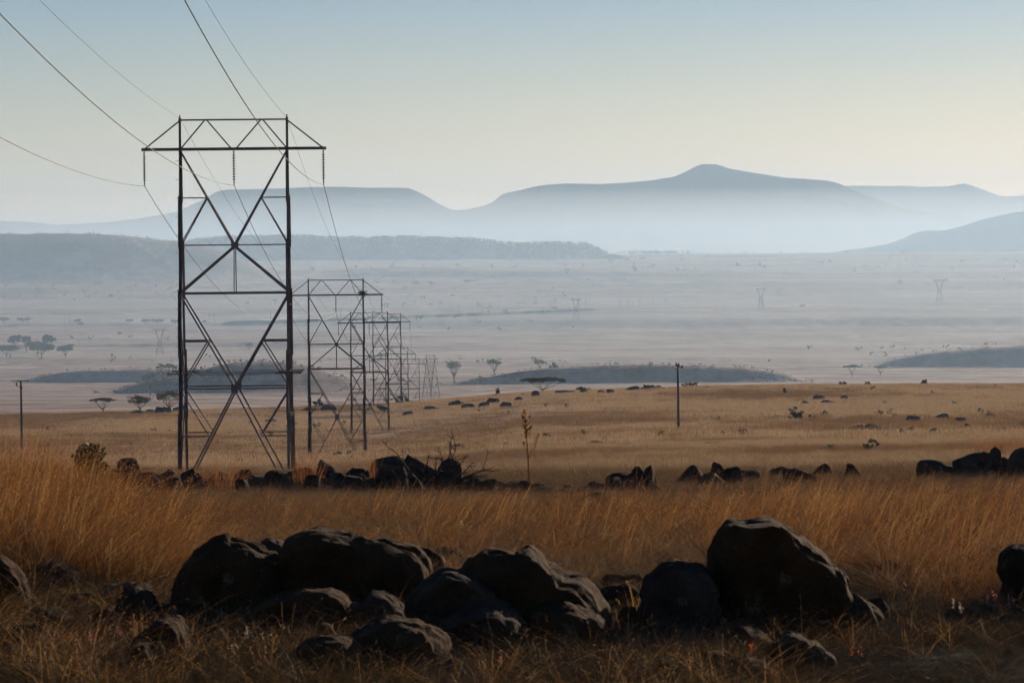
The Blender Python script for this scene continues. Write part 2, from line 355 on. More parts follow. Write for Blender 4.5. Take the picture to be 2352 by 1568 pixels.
rough += np.where(DD > 60, .35 * fbm(X * .06, Y * .06), 0) * sstep((DD - 60) / 120)
rough += 2.2 * fbm(X * .009 + 31, Y * .006) * sstep((DD - 1000) / 1200)
rough += 5.0 * fbm(X * .003 + 3, Y * .0025 + 8) * sstep((DD - 3500) / 2500)
G[..., 2] += rough
nr, nc = UU.shape
idx = np.arange(nr * nc).reshape(nr, nc)
faces = np.stack([idx[:-1, :-1], idx[:-1, 1:], idx[1:, 1:], idx[1:, :-1]], -1).reshape(-1, 4)
gme = mesh_np('ground', G.reshape(-1, 3), faces, M['ground'], True)
def attr(me, name, arr):
    a = me.attributes.new(name, 'FLOAT', 'POINT'); a.data.foreach_set('value', np.asarray(arr, np.float32).ravel())
vegn = VEG * np.clip(.55 + 2.2 * fbm(X * .004, Y * .004), 0, 1)
hillp = np.where((DD > 4300) & (DD < 9300), sstep(fbm(X * .0035 + 5, Y * .0022, 5) * 5 - .15), 0) * .8
bank = sstep((fbm(X * .02 + 9, Y * .008 + 2, 5)) * 6 - .8) * ((DD > 3300) & (DD < 9000)) * .5
dl = np.abs(fbm(X * .0011 + 21, Y * .0008 + 4, 4)); drain = np.clip(1 - dl / .011, 0, 1) * (DD > 2300) * (DD < 9000) * .85
tl = np.abs(fbm(X * .0007 + 71, Y * .0009 + 14, 3)); track = np.clip(1 - tl / .0035, 0, 1) * (DD > 2300) * (DD < 9000)
band = sstep(fbm(X * .0006 + 3, Y * .0026 + 7, 3) * 9) * (DD > 2200)
attr(gme, 'veg', np.clip(np.maximum(np.maximum(np.maximum(vegn, hillp * .7), bank), drain), 0, 1))
palev = sstep(1 - np.abs(VV - np.interp(UU, [0, 500, 1000, 1450, 2352], [739, 736, 706, 688, 676])) / 16) * (DD > 3500) * np.clip(.55 + 2.0 * fbm(X * .01, Y * .01), 0, 1)
palev = np.maximum(palev, .6 * sstep(fbm(X * .008 + 50, Y * .005 + 3, 5) * 6 - .5) * (DD > 2200))
attr(gme, 'pale', np.clip(np.maximum(np.maximum(palev, track * .8), band * .45), 0, 1))
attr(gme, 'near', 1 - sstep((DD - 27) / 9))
attr(gme, 'moss', (1 - sstep((DD - 21.5) / 2.5)) * sstep((UU - 1500) / 500) * np.clip(.7 + 2 * fbm(X * 3, Y * 3), 0, 1) * sstep((DD - 19.3) / .8))
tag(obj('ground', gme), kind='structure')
def roughz(x, y, D):
    r = .05 * fbm(x * .9, y * .9) * np.clip(D / 20, .6, 1) + np.where(D > 60, .35 * fbm(x * .06, y * .06), 0) * sstep((D - 60) / 120)
    r = r + 2.2 * fbm(x * .009 + 31, y * .006) * sstep((D - 1000) / 1200) + 5.0 * fbm(x * .003 + 3, y * .0025 + 8) * sstep((D - 3500) / 2500)
    return r
def on_ground(u, D):
    u = np.asarray(u, float); D = np.asarray(D, float) + 0 * u
    v, _ = terrain(u, D); p = P(u, v, D); p[..., 2] += roughz(p[..., 0], p[..., 1], D); return p
def G1(u, D): return Vector(on_ground(np.array([u]), np.array([D]))[0])
_ds = np.exp(np.linspace(math.log(14), math.log(9400), 2400))
def depth_at(u, v, lo=14, hi=780):
    """depth where the ground is seen at (u, v)"""
    d = _ds[(_ds >= lo) & (_ds <= hi)]; vv, _ = terrain(np.full_like(d, u), d)
    k = np.nonzero(vv <= v)[0]
    return float(d[k[0]]) if len(k) else float(d[np.argmin(vv)])

# ---- far mountains
def ridge(name, D, top, foot_v, front, back, mat, cliff=.35, rough_amp=8.0, n=420):
    tu = [p[0] for p in top]; tv = [p[1] for p in top]
    us = np.linspace(tu[0], tu[-1], n); vt = np.interp(us, tu, tv)
    prof = [(-1, 0), (-.8, .12), (-.6, .28), (-.42, .44), (-.28, .60), (-.16, .76), (-.10, .80), (-.05, .97), (0, 1), (.25, .97), (.55, .6), (1, 0)]
    V = []
    for s, h in prof:
        d = D + (s * front if s < 0 else s * back)
        zt = (HV - vt) * D / F; zf = (HV - foot_v) * D / F
        p = P(us, np.full(n, HV), np.full(n, float(d))); p[:, 0] = P(us, np.full(n, HV), np.full(n, float(D)))[:, 0] * (1 + .0 * s)
        p0 = P(us, vt, np.full(n, float(D))); pz = p0[:, 2] - zt
        p[:, 2] = pz + zf + (zt - zf) * h
        ns = fbm(us * .02 + s * 3, np.full(n, s * 4.0 + D * .001), 5)
        p[:, 2] += ns * rough_amp * (.9 if .1 < h < .9 else .55 if h >= .9 else 0)
        p[:, 1] += fbm(us * .03 + 7, np.full(n, s * 3.0), 4) * front * .05 * (0 < h < 1)
        V.append(p)
    V = np.array(V); m = len(prof); ix = np.arange(m * n).reshape(m, n)
    Fc = np.stack([ix[:-1, :-1], ix[:-1, 1:], ix[1:, 1:], ix[1:, :-1]], -1).reshape(-1, 4)
    return tag(obj(name, mesh_np(name, V.reshape(-1, 3), Fc, mat, True)), kind='structure')
ridge('mesa_mountain', 17000, [(-900, 530), (-300, 512), (0, 508), (60, 509), (100, 512), (120, 520), (140, 516), (250, 510), (330, 500), (400, 488), (460, 462), (500, 440), (520, 436), (600, 434), (690, 431), (760, 429), (850, 431), (940, 432), (962, 441), (990, 455), (1010, 468), (1030, 479), (1050, 483),
   (1080, 480), (1110, 474), (1135, 463), (1150, 449), (1165, 443), (1190, 439), (1230, 429), (1260, 425), (1300, 422), (1380, 423), (1430, 420), (1500, 414), (1550, 406), (1580, 393), (1600, 382), (1615, 377), (1650, 378), (1675, 387), (1720, 395), (1800, 407), (1900, 415), (1930, 422), (1960, 436), (2050, 472), (2200, 500), (2500, 530), (3200, 570)], 600, 750, 2500, M['mountain'])
ridge('far_mountain', 22000, [(1500, 520), (1800, 440), (1900, 430), (1950, 427), (2080, 427), (2130, 430), (2180, 428), (2200, 424), (2215, 421), (2228, 425), (2260, 436), (2290, 448), (2310, 452), (2352, 449), (2500, 440), (2800, 430), (3300, 470)], 600, 800, 2500, M['mountain'])
ridge('bushy_hill', 11500, [(1850, 592), (1930, 579), (1965, 574), (2000, 570), (2050, 561), (2090, 549), (2120, 534), (2135, 529), (2160, 530), (2200, 525), (2240, 514), (2280, 500), (2320, 491), (2340, 487), (2400, 484), (2600, 500), (2900, 550), (3200, 590)], 605, 450, 1200, M['hill'], rough_amp=6)

# ------------------------------------------------------------------ haze and valley mist
def volume(name, prof, xw, col, dens, aniso):
    """closed prism: outline in (y, z), swept across x; even density"""
    n = len(prof); V = [(x, y, z) for x in (-xw, xw) for y, z in prof]
    Fc = [tuple(range(n)), tuple(range(2 * n - 1, n - 1, -1))] + [(i, i + n, (i + 1) % n + n, (i + 1) % n) for i in range(n)]
    m, nt, b, o = mat_nodes(name); nt.nodes.remove(b)
    v = node(nt, 'ShaderNodeVolumePrincipled'); v.inputs['Color'].default_value = (*col, 1); v.inputs['Density'].default_value = dens; v.inputs['Anisotropy'].default_value = aniso
    nt.links.new(v.outputs[0], o.inputs['Volume'])
    me = mesh_np(name, V, Fc, m); bm = bmesh.new(); bm.from_mesh(me); bmesh.ops.recalc_face_normals(bm, faces=bm.faces[:]); bm.to_mesh(me); bm.free()
    return tag(obj(name, me), kind='stuff')
volume('haze', [(-400, -180), (28000, -180), (28000, 460), (-400, 460)], 16000, (.53, .745, 1.0), 5.0e-5, .36)
volume('mist', [(800, -178), (24000, -178), (24000, 72), (5200, 72), (800, -37)], 15000, (.57, .765, 1.0), 8e-5, .40)
volume('mist', [(12700, -176), (16200, -176), (16100, 235), (12700, 5)], 14500, (.95, .95, .92), 1.7e-4, .50)

# ------------------------------------------------------------------ transmission towers
HW, ZA, ZT = 2.75, 16.9, 18.4
def hd(z): return max(.10, 2.5 * (1 - z / ZA))
tower_parts = []      # (name, mesh, [(subname, mesh)])
def tpart(name, mb, mat='steel', subs=()):
    tower_parts.append((name, mb.mesh('tower_' + name, M[mat]), [(n, b.mesh('tower_' + n, M[k])) for n, b, k in subs]))
def fp(x, z, s): return (x, s * hd(z), z)
def fbar(name, x0, z0, x1, z1, w, s):
    w *= .88; tpart(name, MB().bar(fp(x0, z0, s), fp(x1, z1, s), w, w, 'L', (0, 1, 0)))
for sx in (-1, 1):
    for s in (-1, 1):
        b = MB(); lv = [-.6, 3.4, 6.6, 9.7, 12.2, 14.5, ZA]; wd = [.165, .155, .145, .135, .12, .11]
        for i in range(6):
            z0, z1 = lv[i] - (.35 if i else 0), lv[i + 1]; off = sx * (.035 if i % 2 == 0 else -.012)
            b.bar((sx * HW + off, s * hd(z0), z0), (sx * HW + off, s * hd(z1), z1), wd[i], wd[i], 'L', (sx, s, 0))
        tpart('leg', b)
for sx in (-1, 1):
    tpart('peak_post', MB().bar((sx * HW, 0, ZA - .2), (sx * HW, 0, ZT + .12), .13, .13, 'L'))
    tpart('arm_stay', MB().bar((sx * HW, 0, ZT - .03), (sx * 4.58, 0, ZA + .02), .075, .075, 'L', (0, 1, 0)))
    tpart('arm_tip_plate', MB().bar((sx * 4.52, -.18, ZA), (sx * 4.7, .18, ZA), .12, .16))
    tpart('earth_wire_clamp', MB().bar((sx * HW, -.22, ZT + .13), (sx * HW, .22, ZT + .13), .06, .05).bar((sx * HW, 0, ZT), (sx * HW, 0, ZT + .25), .07))
    for k in range(4):
        z0, z1 = .2 + k * 4.1, .2 + (k + 1) * 4.1; q = 1 if k % 2 else -1
        tpart('side_brace', MB().bar((sx * HW, q * hd(z0), z0), (sx * HW, -q * hd(z1), z1), .06, .06, 'L', (1, 0, 0)))
tpart('top_beam', MB().bar((-HW, 0, ZT), (HW, 0, ZT), .085, .085, 'L'))
for s in (-1, 1):
    tpart('cross_arm', MB().bar((-4.55, s * .13, ZA), (4.55, s * .13, ZA), .085, .15, 'L'))
for a, c in (((-HW + .05, ZA + .05), (-1.46, ZT)), ((-1.38, ZT), (-.16, ZA + .06)), ((.16, ZA + .06), (1.42, ZT)), ((1.5, ZT), (HW - .05, ZA + .05))):
    tpart('truss_diagonal', MB().bar((a[0], 0, a[1]), (c[0], 0, c[1]), .07, .07, 'L', (0, 1, 0)))
for s in (-1, 1):
    for sx in (-1, 1):
        fbar('diagonal_brace', sx * (HW - .05), 16.75, sx * .06, 12.05, .105, s)
        fbar('strut', sx * HW, 14.4, sx * 1.42, 14.4, .06, s)
        fbar('secondary_brace', sx * 1.40, 14.38, sx * (HW - .06), 12.1, .07, s)
        fbar('diagonal_brace', sx * .06, 11.85, sx * (HW - .05), 9.62, .11, s)
        fbar('diagonal_brace', sx * (HW - .05), 9.35, sx * .06, 4.8, .10, s)
        fbar('strut', sx * HW, 7.05, sx * 1.40, 7.05, .08, s)
        fbar('secondary_brace', sx * 1.40, 7.0, sx * (HW - .05), 4.85, .075, s)
        fbar('diagonal_brace', sx * .06, 4.5, sx * 2.62, -.4, .10, s)
        fbar('strut', sx * HW, 2.24, sx * 1.32, 2.24, .07, s)
        fbar('secondary_brace', sx * (HW - .05), 4.5, sx * 1.32, 2.28, .07, s)
    fbar('horizontal_beam', -HW, 11.97, HW, 11.97, .07, s)
    fbar('horizontal_beam', -HW, 9.5, HW, 9.5, .12, s)
    fbar('horizontal_beam', -HW, 4.65, HW, 4.65, .075, s)
    fbar('centre_post', 0, 11.9, 0, 9.55, .06, s)
    tpart('gusset_plate', MB().box((0, s * (hd(11.95) + .04), 11.95), .30, .015, .30))
    tpart('gusset_plate', MB().box((0, s * (hd(4.65) + .04), 4.65), .34, .015, .42))
    for sx in (-1, 1):
        y = s * hd(5.4); b = MB()
        b.bar((sx * 2.05, y, 5.38), (sx * 3.45, y + s * .1, 5.46), .05); b.bar((sx * 2.2, y + s * .35, 5.42), (sx * 3.4, y + s * .35, 5.42), .04)
        w = MB()
        for k in range(9): w.bar((sx * (2.1 + k * .155), y - .1, 5.36), (sx * (2.18 + k * .155), y + s * .4, 5.52), .035)
        tpart('anti_climb_bracket', b, 'steel', [('barb', w, 'steel')])
b = MB()
for s in (-1, 1):
    for k in range(3):
        y = s * (hd(5.4) + .1 + .12 * k)
        b.tube([(x, y, 5.40 + .05 * k - .06 * (1 - (x / 2.3) ** 2) + random.uniform(-.02, .02)) for x in np.linspace(-2.4, 2.4, 9)], .009, 4)
tpart('barbed_wire', b)
b = MB()
for k in range(15):
    z = 3.0 + k * .95; b.bar((-HW - .25, -hd(z), z), (-HW, -hd(z), z), .022)
tpart('step_bolts', b)
for z, dx in ((8.9, .13), (5.55, .12), (3.35, .15)):
    tpart('number_plate', MB().bar((HW + dx - .06, -hd(z) - .14, z), (HW + dx + .12, -hd(z) - .14, z + .04), .02, .2 if z < 4 else .1), 'plate')
# suspension insulator strings
ins_rings = MB(); core = MB()
pr = [(.012, 0)]
z = -.22
for k in range(10):
    pr += [(.026, z), (.10, z - .035), (.09, z - .05), (.026, z - .06)]; z -= .137
pr += [(.025, z)]
core.lathe(pr[::1], n=8)
core.tube([(0, 0, 0), (0, 0, -.24)], .02, 5).tube([(.05 * math.cos(a), 0, -.1 + .06 * math.sin(a)) for a in np.linspace(0, 2 * pi, 9)], .012, 4)
clamp = MB().tube([(0, 0, z), (0, 0, z - .16)], .022, 5).bar((0, -.22, z - .19), (0, .22, z - .19), .05, .07).tube([(0, .2, z - .2), (0, .75, z - .26)], [.03, .02], 5).lathe([(.02, 0), (.05, -.03), (.05, -.06), (.02, -.09)], (0, 0, z - .03), 6)
INS_L = -(z - .2)
ins_mesh = core.mesh('insulator_string', M['insulator'], True); clamp_mesh = clamp.mesh('line_clamp', M['steel'])
LINE_RZ = math.atan2(3.5, 190.6)
T_POS = []
TT = [(200.0, 536, 275), (390.6, 771, 643), (581.2, 847.6, 718), (771.8, 888, 721.5), (962.4, 911, 799), (1153, 941, 824), (1450, 989, 816)]
T_LAB = ['big steel lattice pylon nearest the camera, dark against the sky', 'second steel lattice pylon of the line, with a bird nest on its beam',
         'third pylon of the line, standing in the grass behind the nest pylon', 'fourth pylon of the line, on the brow of the grassy slope',
         'fifth pylon of the line, its foot hidden behind the brow', 'sixth pylon of the line, faint in the valley haze', 'last visible pylon of the line, pale, narrow and turned sideways']
for i, (D, u, vt) in enumerate(TT):
    top = Vector(P(u, vt, D)); base = Vector((top.x, top.y, top.z - ZT)); T_POS.append(base)
    rz = LINE_RZ if i < 6 else R(58)
    t = empty('transmission_tower', base, rz); tag(t, T_LAB[i], 'pylon', 'steel pylons of the high-voltage line')
    for nm, me, subs in tower_parts:
        if i >= 3 and nm in ('step_bolts', 'barbed_wire', 'number_plate'): continue
        p = obj(nm, me, t)
        if nm in ('step_bolts', 'barbed_wire'): p['kind'] = 'stuff'
        for sn, sm in subs: obj(sn, sm, p)
    for x in (-4.6, 0, 4.6):
        p = obj('insulator_string', ins_mesh, t); p.location = (x, 0, ZA - .08); obj('line_clamp', clamp_mesh, p)
T0 = Vector((-10.7, 9.4, -2.25))
def attach(i, x, z):
    b = T0 if i < 0 else T_POS[i]; rz = LINE_RZ if i < 6 else R(58)
    return b + Vector((x * math.cos(rz), x * math.sin(rz), z))
def catenary(p, q, sag, n):
    out = []
    for k in range(n):
        t = k / n; c = p.lerp(q, t); c.z -= sag * 4 * t * (1 - t); out.append(c)
    return out
CABLES = [('conductor_cable', -4.6, ZA - .08 - INS_L, .017, 2.9, 'left conductor of the high-voltage line, hung from the left arm tips'),
          ('conductor_cable', 0, ZA - .08 - INS_L, .017, 2.9, 'middle conductor of the high-voltage line, hung under the beam centres'),
          ('conductor_cable', 4.6, ZA - .08 - INS_L, .017, 2.9, 'right conductor of the high-voltage line, hung from the right arm tips'),
          ('earth_wire', -HW, ZT + .1, .008, 2.0, 'thin earth wire over the left peaks of the pylons'),
          ('earth_wire', HW, ZT + .1, .008, 2.0, 'thin earth wire over the right peaks of the pylons')]
for nm, x, z, r, sag, lab in CABLES:
    pts = []
    for i in range(-1, 6):
        pts += catenary(attach(i, x, z), attach(i + 1, x, z), sag * (1 if i < 5 else 3.0), 48 if i < 0 else 24)
    pts.append(attach(6, x, z))
    tag(MB().tube(pts, r, 5).build(nm, M['wire']), lab, 'cable', 'cables of the high-voltage line')
# the nest on the second pylon
t2 = T_POS[1]; b = MB()
for k in range(130):
    a, c = random.uniform(0, 2 * pi), random.gauss(0, .5); l = random.uniform(.25, .5)
    o = Vector((random.gauss(0, .2), random.gauss(0, .2), random.gauss(0, .14))); d = Vector((math.cos(a), math.sin(a), c * .8)).normalized() * l
    b.bar(o - d * .5, o + d * .5, .022)
nest = b.build('bird_nest', M['twig']); nest.location = t2 + Vector((HW * math.cos(LINE_RZ) - .08, 0, ZA + .12))
tag(nest, 'round twig nest on the right beam joint of the second pylon', 'nest')

# ------------------------------------------------------------------ wooden distribution poles
def utility_pole(u, D, top_v, kind, lab):
    base = G1(u, D); h = (Vector(P(u, top_v, D)) - base).z
    t = empty('utility_pole', base); tag(t, lab, 'pole', 'wooden poles on the grassland')
    MB().tube([(0, 0, -.5), (.02, 0, h * .5), (0, 0, h)], [.15, .13, .105], 8).build('shaft', M['pole'], t, True)
    if kind == 0:
        MB().bar((-.95, 0, h + .02), (.95, 0, h - .01), .11, .09).build('crossarm', M['pole'], t)
        br = MB().tube([(0, 0, h - .75), (-.28, 0, h - .62), (-.5, 0, h - .52)], .045, 6).build('side_bracket', M['steel'], t)
        MB().lathe([(.05, 0), (.09, .05), (.06, .12), (.09, .17), (.06, .3), (.04, .36)], (-.5, 0, h - .54), 8).build('insulator', M['insulator'], t, True)
        MB().lathe([(.04, 0), (.08, .06), (.05, .16)], (.16, -.1, h - .85), 8).build('insulator', M['insulator'], t, True)
        return [base + Vector((x, 0, h + z)) for x, z in ((-.9, .05), (.9, .05), (-.5, -.2))]
    MB().bar((-.12, 0, h - .1), (.55, 0, h - .45), .08, .1).build('crossarm', M['pole'], t)
    for x, z in ((-.18, .0), (.12, -.05), (.5, -.3)):
        MB().lathe([(.04, -.18), (.1, -.1), (.07, 0), (.1, .06), (.06, .16), (.03, .2)], (x, 0, h + z), 8).build('insulator', M['insulator'], t, True)
    return [base + Vector((x, 0, h + z)) for x, z in ((-.18, .2), (.12, .15), (.5, -.1))]
aL = utility_pole(50, 430, 874, 0, 'grey wooden pole with a T-shaped crossarm, near the frame edge')
aR = utility_pole(1558, 430, 836, 1, 'lone grey wooden pole with insulators, standing in open grassland')
dirv = (aR[0] - aL[0])
for k, lab in ((0, 'upper thin wire strung between the two wooden poles'), (2, 'lower thin wire strung between the two wooden poles')):
    pts = catenary(aL[k] - dirv * 1.0 + Vector((0, 0, .6)), aL[k], 1.0, 12) + catenary(aL[k], aR[k], 1.0, 24) + catenary(aR[k], aR[k] + dirv + Vector((0, 0, -1.2)), 1.0, 16) + [aR[k] + dirv + Vector((0, 0, -1.2))]
    tag(MB().tube(pts, .010, 4).build('pole_wire', M['wire']), lab, 'wire', 'wires of the wooden poles')

# ------------------------------------------------------------------ far waisted pylons
def far_pylon_meshes():
    H = 30.0; out = []
    zs = [0, 6, 11, 15, 18]; ws = [4.6, 3.5, 2.7, 2.1, 1.7]
    b = MB()
    for sx in (-1, 1):
        for sy in (-1, 1):
            for i in range(4): b.bar((sx * ws[i], sy * ws[i] * .7, zs[i] - (1.5 if i == 0 else 0)), (sx * ws[i + 1], sy * ws[i + 1] * .7, zs[i + 1]), .42)
    for s in (-1, 1):
        for i in range(4):
            for q in (-1, 1): b.bar((q * ws[i], s * ws[i] * .7, zs[i]), (-q * ws[i + 1], s * ws[i + 1] * .7, zs[i + 1]), .28)
            b.bar((-ws[i + 1], s * ws[i + 1] * .7, zs[i + 1]), (ws[i + 1], s * ws[i + 1] * .7, zs[i + 1]), .28)
    out.append(('body', b.mesh('pylon_body', M['steel']), []))
    for sx in (-1, 1):
        b = MB(); zz = np.linspace(18, 29, 6)
        xo = lambda z: 1.7 + (z - 18) / 11 * 3.6; xi = lambda z: 1.7 + (z - 18) / 11 * 2.2 - (1.6 if z < 18.1 else 0)
        for i in range(5):
            b.bar((sx * xo(zz[i]), 0, zz[i]), (sx * xo(zz[i + 1]), 0, zz[i + 1]), .42); b.bar((sx * xi(zz[i]), 0, zz[i]), (sx * xi(zz[i + 1]), 0, zz[i + 1]), .38)
            b.bar((sx * xo(zz[i]), 0, zz[i]), (sx * xi(zz[i + 1]), 0, zz[i + 1]), .26)
        out.append(('waist_arm', b.mesh('pylon_arm', M['steel']), []))
    b = MB().bar((-8.5, 0, 29.6), (8.5, 0, 29.6), .42).bar((-8.5, 0, 29.6), (-5, 0, 28.3), .36).bar((8.5, 0, 29.6), (5, 0, 28.3), .36).bar((-5.2, 0, 28.3), (5.2, 0, 28.3), .38)
    for k in range(8): b.bar((-5 + k * 1.25, 0, 28.3 if k % 2 else 29.6), (-3.75 + k * 1.25, 0, 29.6 if k % 2 else 28.3), .24)
    for s in (-1, 1): b.bar((s * 5.5, 0, 29.6), (s * 6.0, 0, 31.2), .36)
    out.append(('bridge', b.mesh('pylon_bridge', M['steel']), []))
    for s in (-1, 1): out.append(('insulator_string', MB().bar((s * 2.9, 0, 28.2), (0, 0, 25.2), .5).mesh('pylon_string', M['whitewash']), []))
    return out
FPM = far_pylon_meshes()
for u, vb, vt, lab in ((367, 813, 752, 'waisted lattice pylon beside the bushes, behind the left wooden pole'),
                       (1323, 738, 687, 'waisted lattice pylon in front of the end of the railway bank'),
                       (1748, 712, 662, 'waisted lattice pylon on the plain beyond the lone wooden pole'),
                       (2158, 700, 640, 'waisted lattice pylon farthest to the right, almost lost in haze')):
    D = depth_at(u, vb, 2300, 9000); t = empty('lattice_pylon', G1(u, D), R(random.uniform(-12, 12)))
    s = (vb - vt) * D / F / 31.2; t.scale = (s, s, s); tag(t, lab, 'pylon', 'waisted pylons far across the valley')
    for nm, me, _ in FPM: obj(nm, me, t)

# ------------------------------------------------------------------ railway bank and masts
us = np.linspace(505, 1400, 90); vb = np.interp(us, [505, 700, 1000, 1200, 1400], [744, 738, 725, 717, 710])
V = []; 
for u, v in zip(us, vb):
    D = depth_at(u, v + 3, 4000, 7000); g = on_ground(np.array([u]), np.array([D]))[0]
    h = 3.2 * min(1, (u - 495) / 40) * (1 if u < 1340 else max(.05, (1400 - u) / 60))
    for dy, dz in ((-4.5, -1.5), (0, h), (7, h), (13, -1.5)): V.append((g[0], g[1] + dy, g[2] + dz))
n = len(us); ix = np.arange(n * 4).reshape(n, 4); Fc = np.stack([ix[:-1, :-1], ix[1:, :-1], ix[1:, 1:], ix[:-1, 1:]], -1).reshape(-1, 4)
M['bank'] = solid('ballast_bank', (.07, .065, .055), (.12, .105, .085), .2, .95)
tag(obj('railway_embankment', mesh_np('railway_embankment', V, Fc[:, ::-1].copy(), M['bank'])), kind='structure')
def rail_mast(u, v, h, arm, lab):
    D = depth_at(u, v, 3600, 8000); t = empty('catenary_mast', G1(u, D) + Vector((0, 5, 0))); tag(t, lab, 'mast', 'masts along the railway')
    MB().bar((0, 0, -1), (0, 0, h), .38, .38).build('post', M['steel'], t)
    MB().bar((0, 0, h * .75), (arm * 3.0, 0, h * .82), .2).bar((0, 0, h * .92), (arm * 3.0, 0, h * .82), .16).build('cantilever', M['steel'], t)
ORD = ['first', 'second', 'third', 'fourth', 'fifth', 'sixth', 'seventh', 'eighth', 'ninth', 'tenth', 'eleventh', 'twelfth', 'thirteenth', 'fourteenth', 'fifteenth', 'sixteenth', 'seventeenth', 'eighteenth', 'nineteenth', 'twentieth']
for i, (u, v) in enumerate(((621, 738), (640, 738), (765, 734), (782, 733), (1036, 722), (1054, 721), (1108, 719), (1124, 718), (1192, 716), (1204, 715), (1264, 713), (1276, 712), (1330, 711), (1345, 710))):
    rail_mast(u, v, 12.5, 1 if u % 2 else -1, 'thin railway mast on the long bank, %s from its left end' % ORD[i])
for i, (u, v) in enumerate(((62, 748), (73, 748), (147, 747), (157, 747))):
    rail_mast(u, v, 10.5, 1, 'thin railway mast on the pale strip, %s from the left frame edge' % ORD[i])
for i, (u, v) in enumerate(((1424, 709), (1441, 708), (1470, 706), (1500, 704), (1530, 702))):
    rail_mast(u, v, 10.5, 1, 'thin railway mast past the right end of the bank, %s along' % ORD[i])
def gantry(u, v):
    D = depth_at(u, v, 3600, 8000); t = empty('line_gantry', G1(u, D)); tag(t, 'two-legged rail gantry between the far trees and the bank', 'gantry')
    for s in (-1, 1): MB().bar((s * 3, 0, -1), (s * 3, 0, 11), .45).build('leg', M['steel'], t)
    MB().bar((-4, 0, 8), (4, 0, 8), .4).build('beam', M['steel'], t); MB().bar((-4, 0, 10.3), (4, 0, 10.3), .4).build('beam', M['steel'], t)
gantry(486, 742)
# farm buildings by the wooded ridge
def farmhouse(u, v, w, lab, D0=7000):
    D = depth_at(u, v, D0, 9400); t = empty('farm_building', G1(u, D), R(random.uniform(-25, 25))); tag(t, lab, 'building', 'farm buildings under the ridge')
    MB().box((0, 0, 1.0), w, 6, 4.0).build('wall', M['whitewash'], t)
    hh = 3.0; V = [(-w / 2 - .4, -3.5, hh), (w / 2 + .4, -3.5, hh), (w / 2 + .4, 3.5, hh), (-w / 2 - .4, 3.5, hh), (-w / 2 - .4, 0, hh + 1.8), (w / 2 + .4, 0, hh + 1.8)]
    obj('roof', mesh_np('roof', V, [(0, 1, 5, 4), (2, 3, 4, 5), (0, 4, 3), (1, 2, 5), (3, 2, 1, 0)], M['tin_roof']), t)
farmhouse(1306, 594, 22, 'long pale farm building below the wooded ridge')
farmhouse(1404, 602, 12, 'small pale farmhouse at the end of the wooded ridge')
farmhouse(1440, 597, 16, 'pale farm shed on the road past the ridge end')
farmhouse(1475, 595, 10, 'small pale house on the plain past the ridge')

# ------------------------------------------------------------------ rocks
def ico(sub):
    bm = bmesh.new(); bmesh.ops.create_icosphere(bm, subdivisions=sub, radius=1.0)
    V = np.array([v.co[:] for v in bm.verts]); Fc = np.array([[v.index for v in f.verts] for f in bm.faces]); bm.free(); return V, Fc
ICO4, ICO4B, ICO3, ICO2 = ico(5), ico(4), ico(3), ico(2)
def n3(p, f, seed):
    return (vnoise(p[:, 0] * f + seed, p[:, 1] * f + seed * 1.7) + vnoise(p[:, 1] * f + 3.1 * seed, p[:, 2] * f + 5.3) + vnoise(p[:, 2] * f + 11 + seed, p[:, 0] * f + 2.2)) / 1.5 - 1.0
def facet(V, k, seed, lo=.62, hi=.95):
    r = np.random.default_rng(seed)
    for _ in range(k):
        d = r.normal(size=3); d /= np.linalg.norm(d); h = r.uniform(lo, hi); t = V @ d
        V = V - np.outer(np.maximum(t - h, 0) * .92, d)
    return V
FIXED = (12, 15, 40)
DROP = {11: 75, 13: 75, 14: 40, 18: 45, 31: 10, 32: 0, 16: 35, 17: 15, 33: 30, 35: 30, 20: 20, 21: 20}
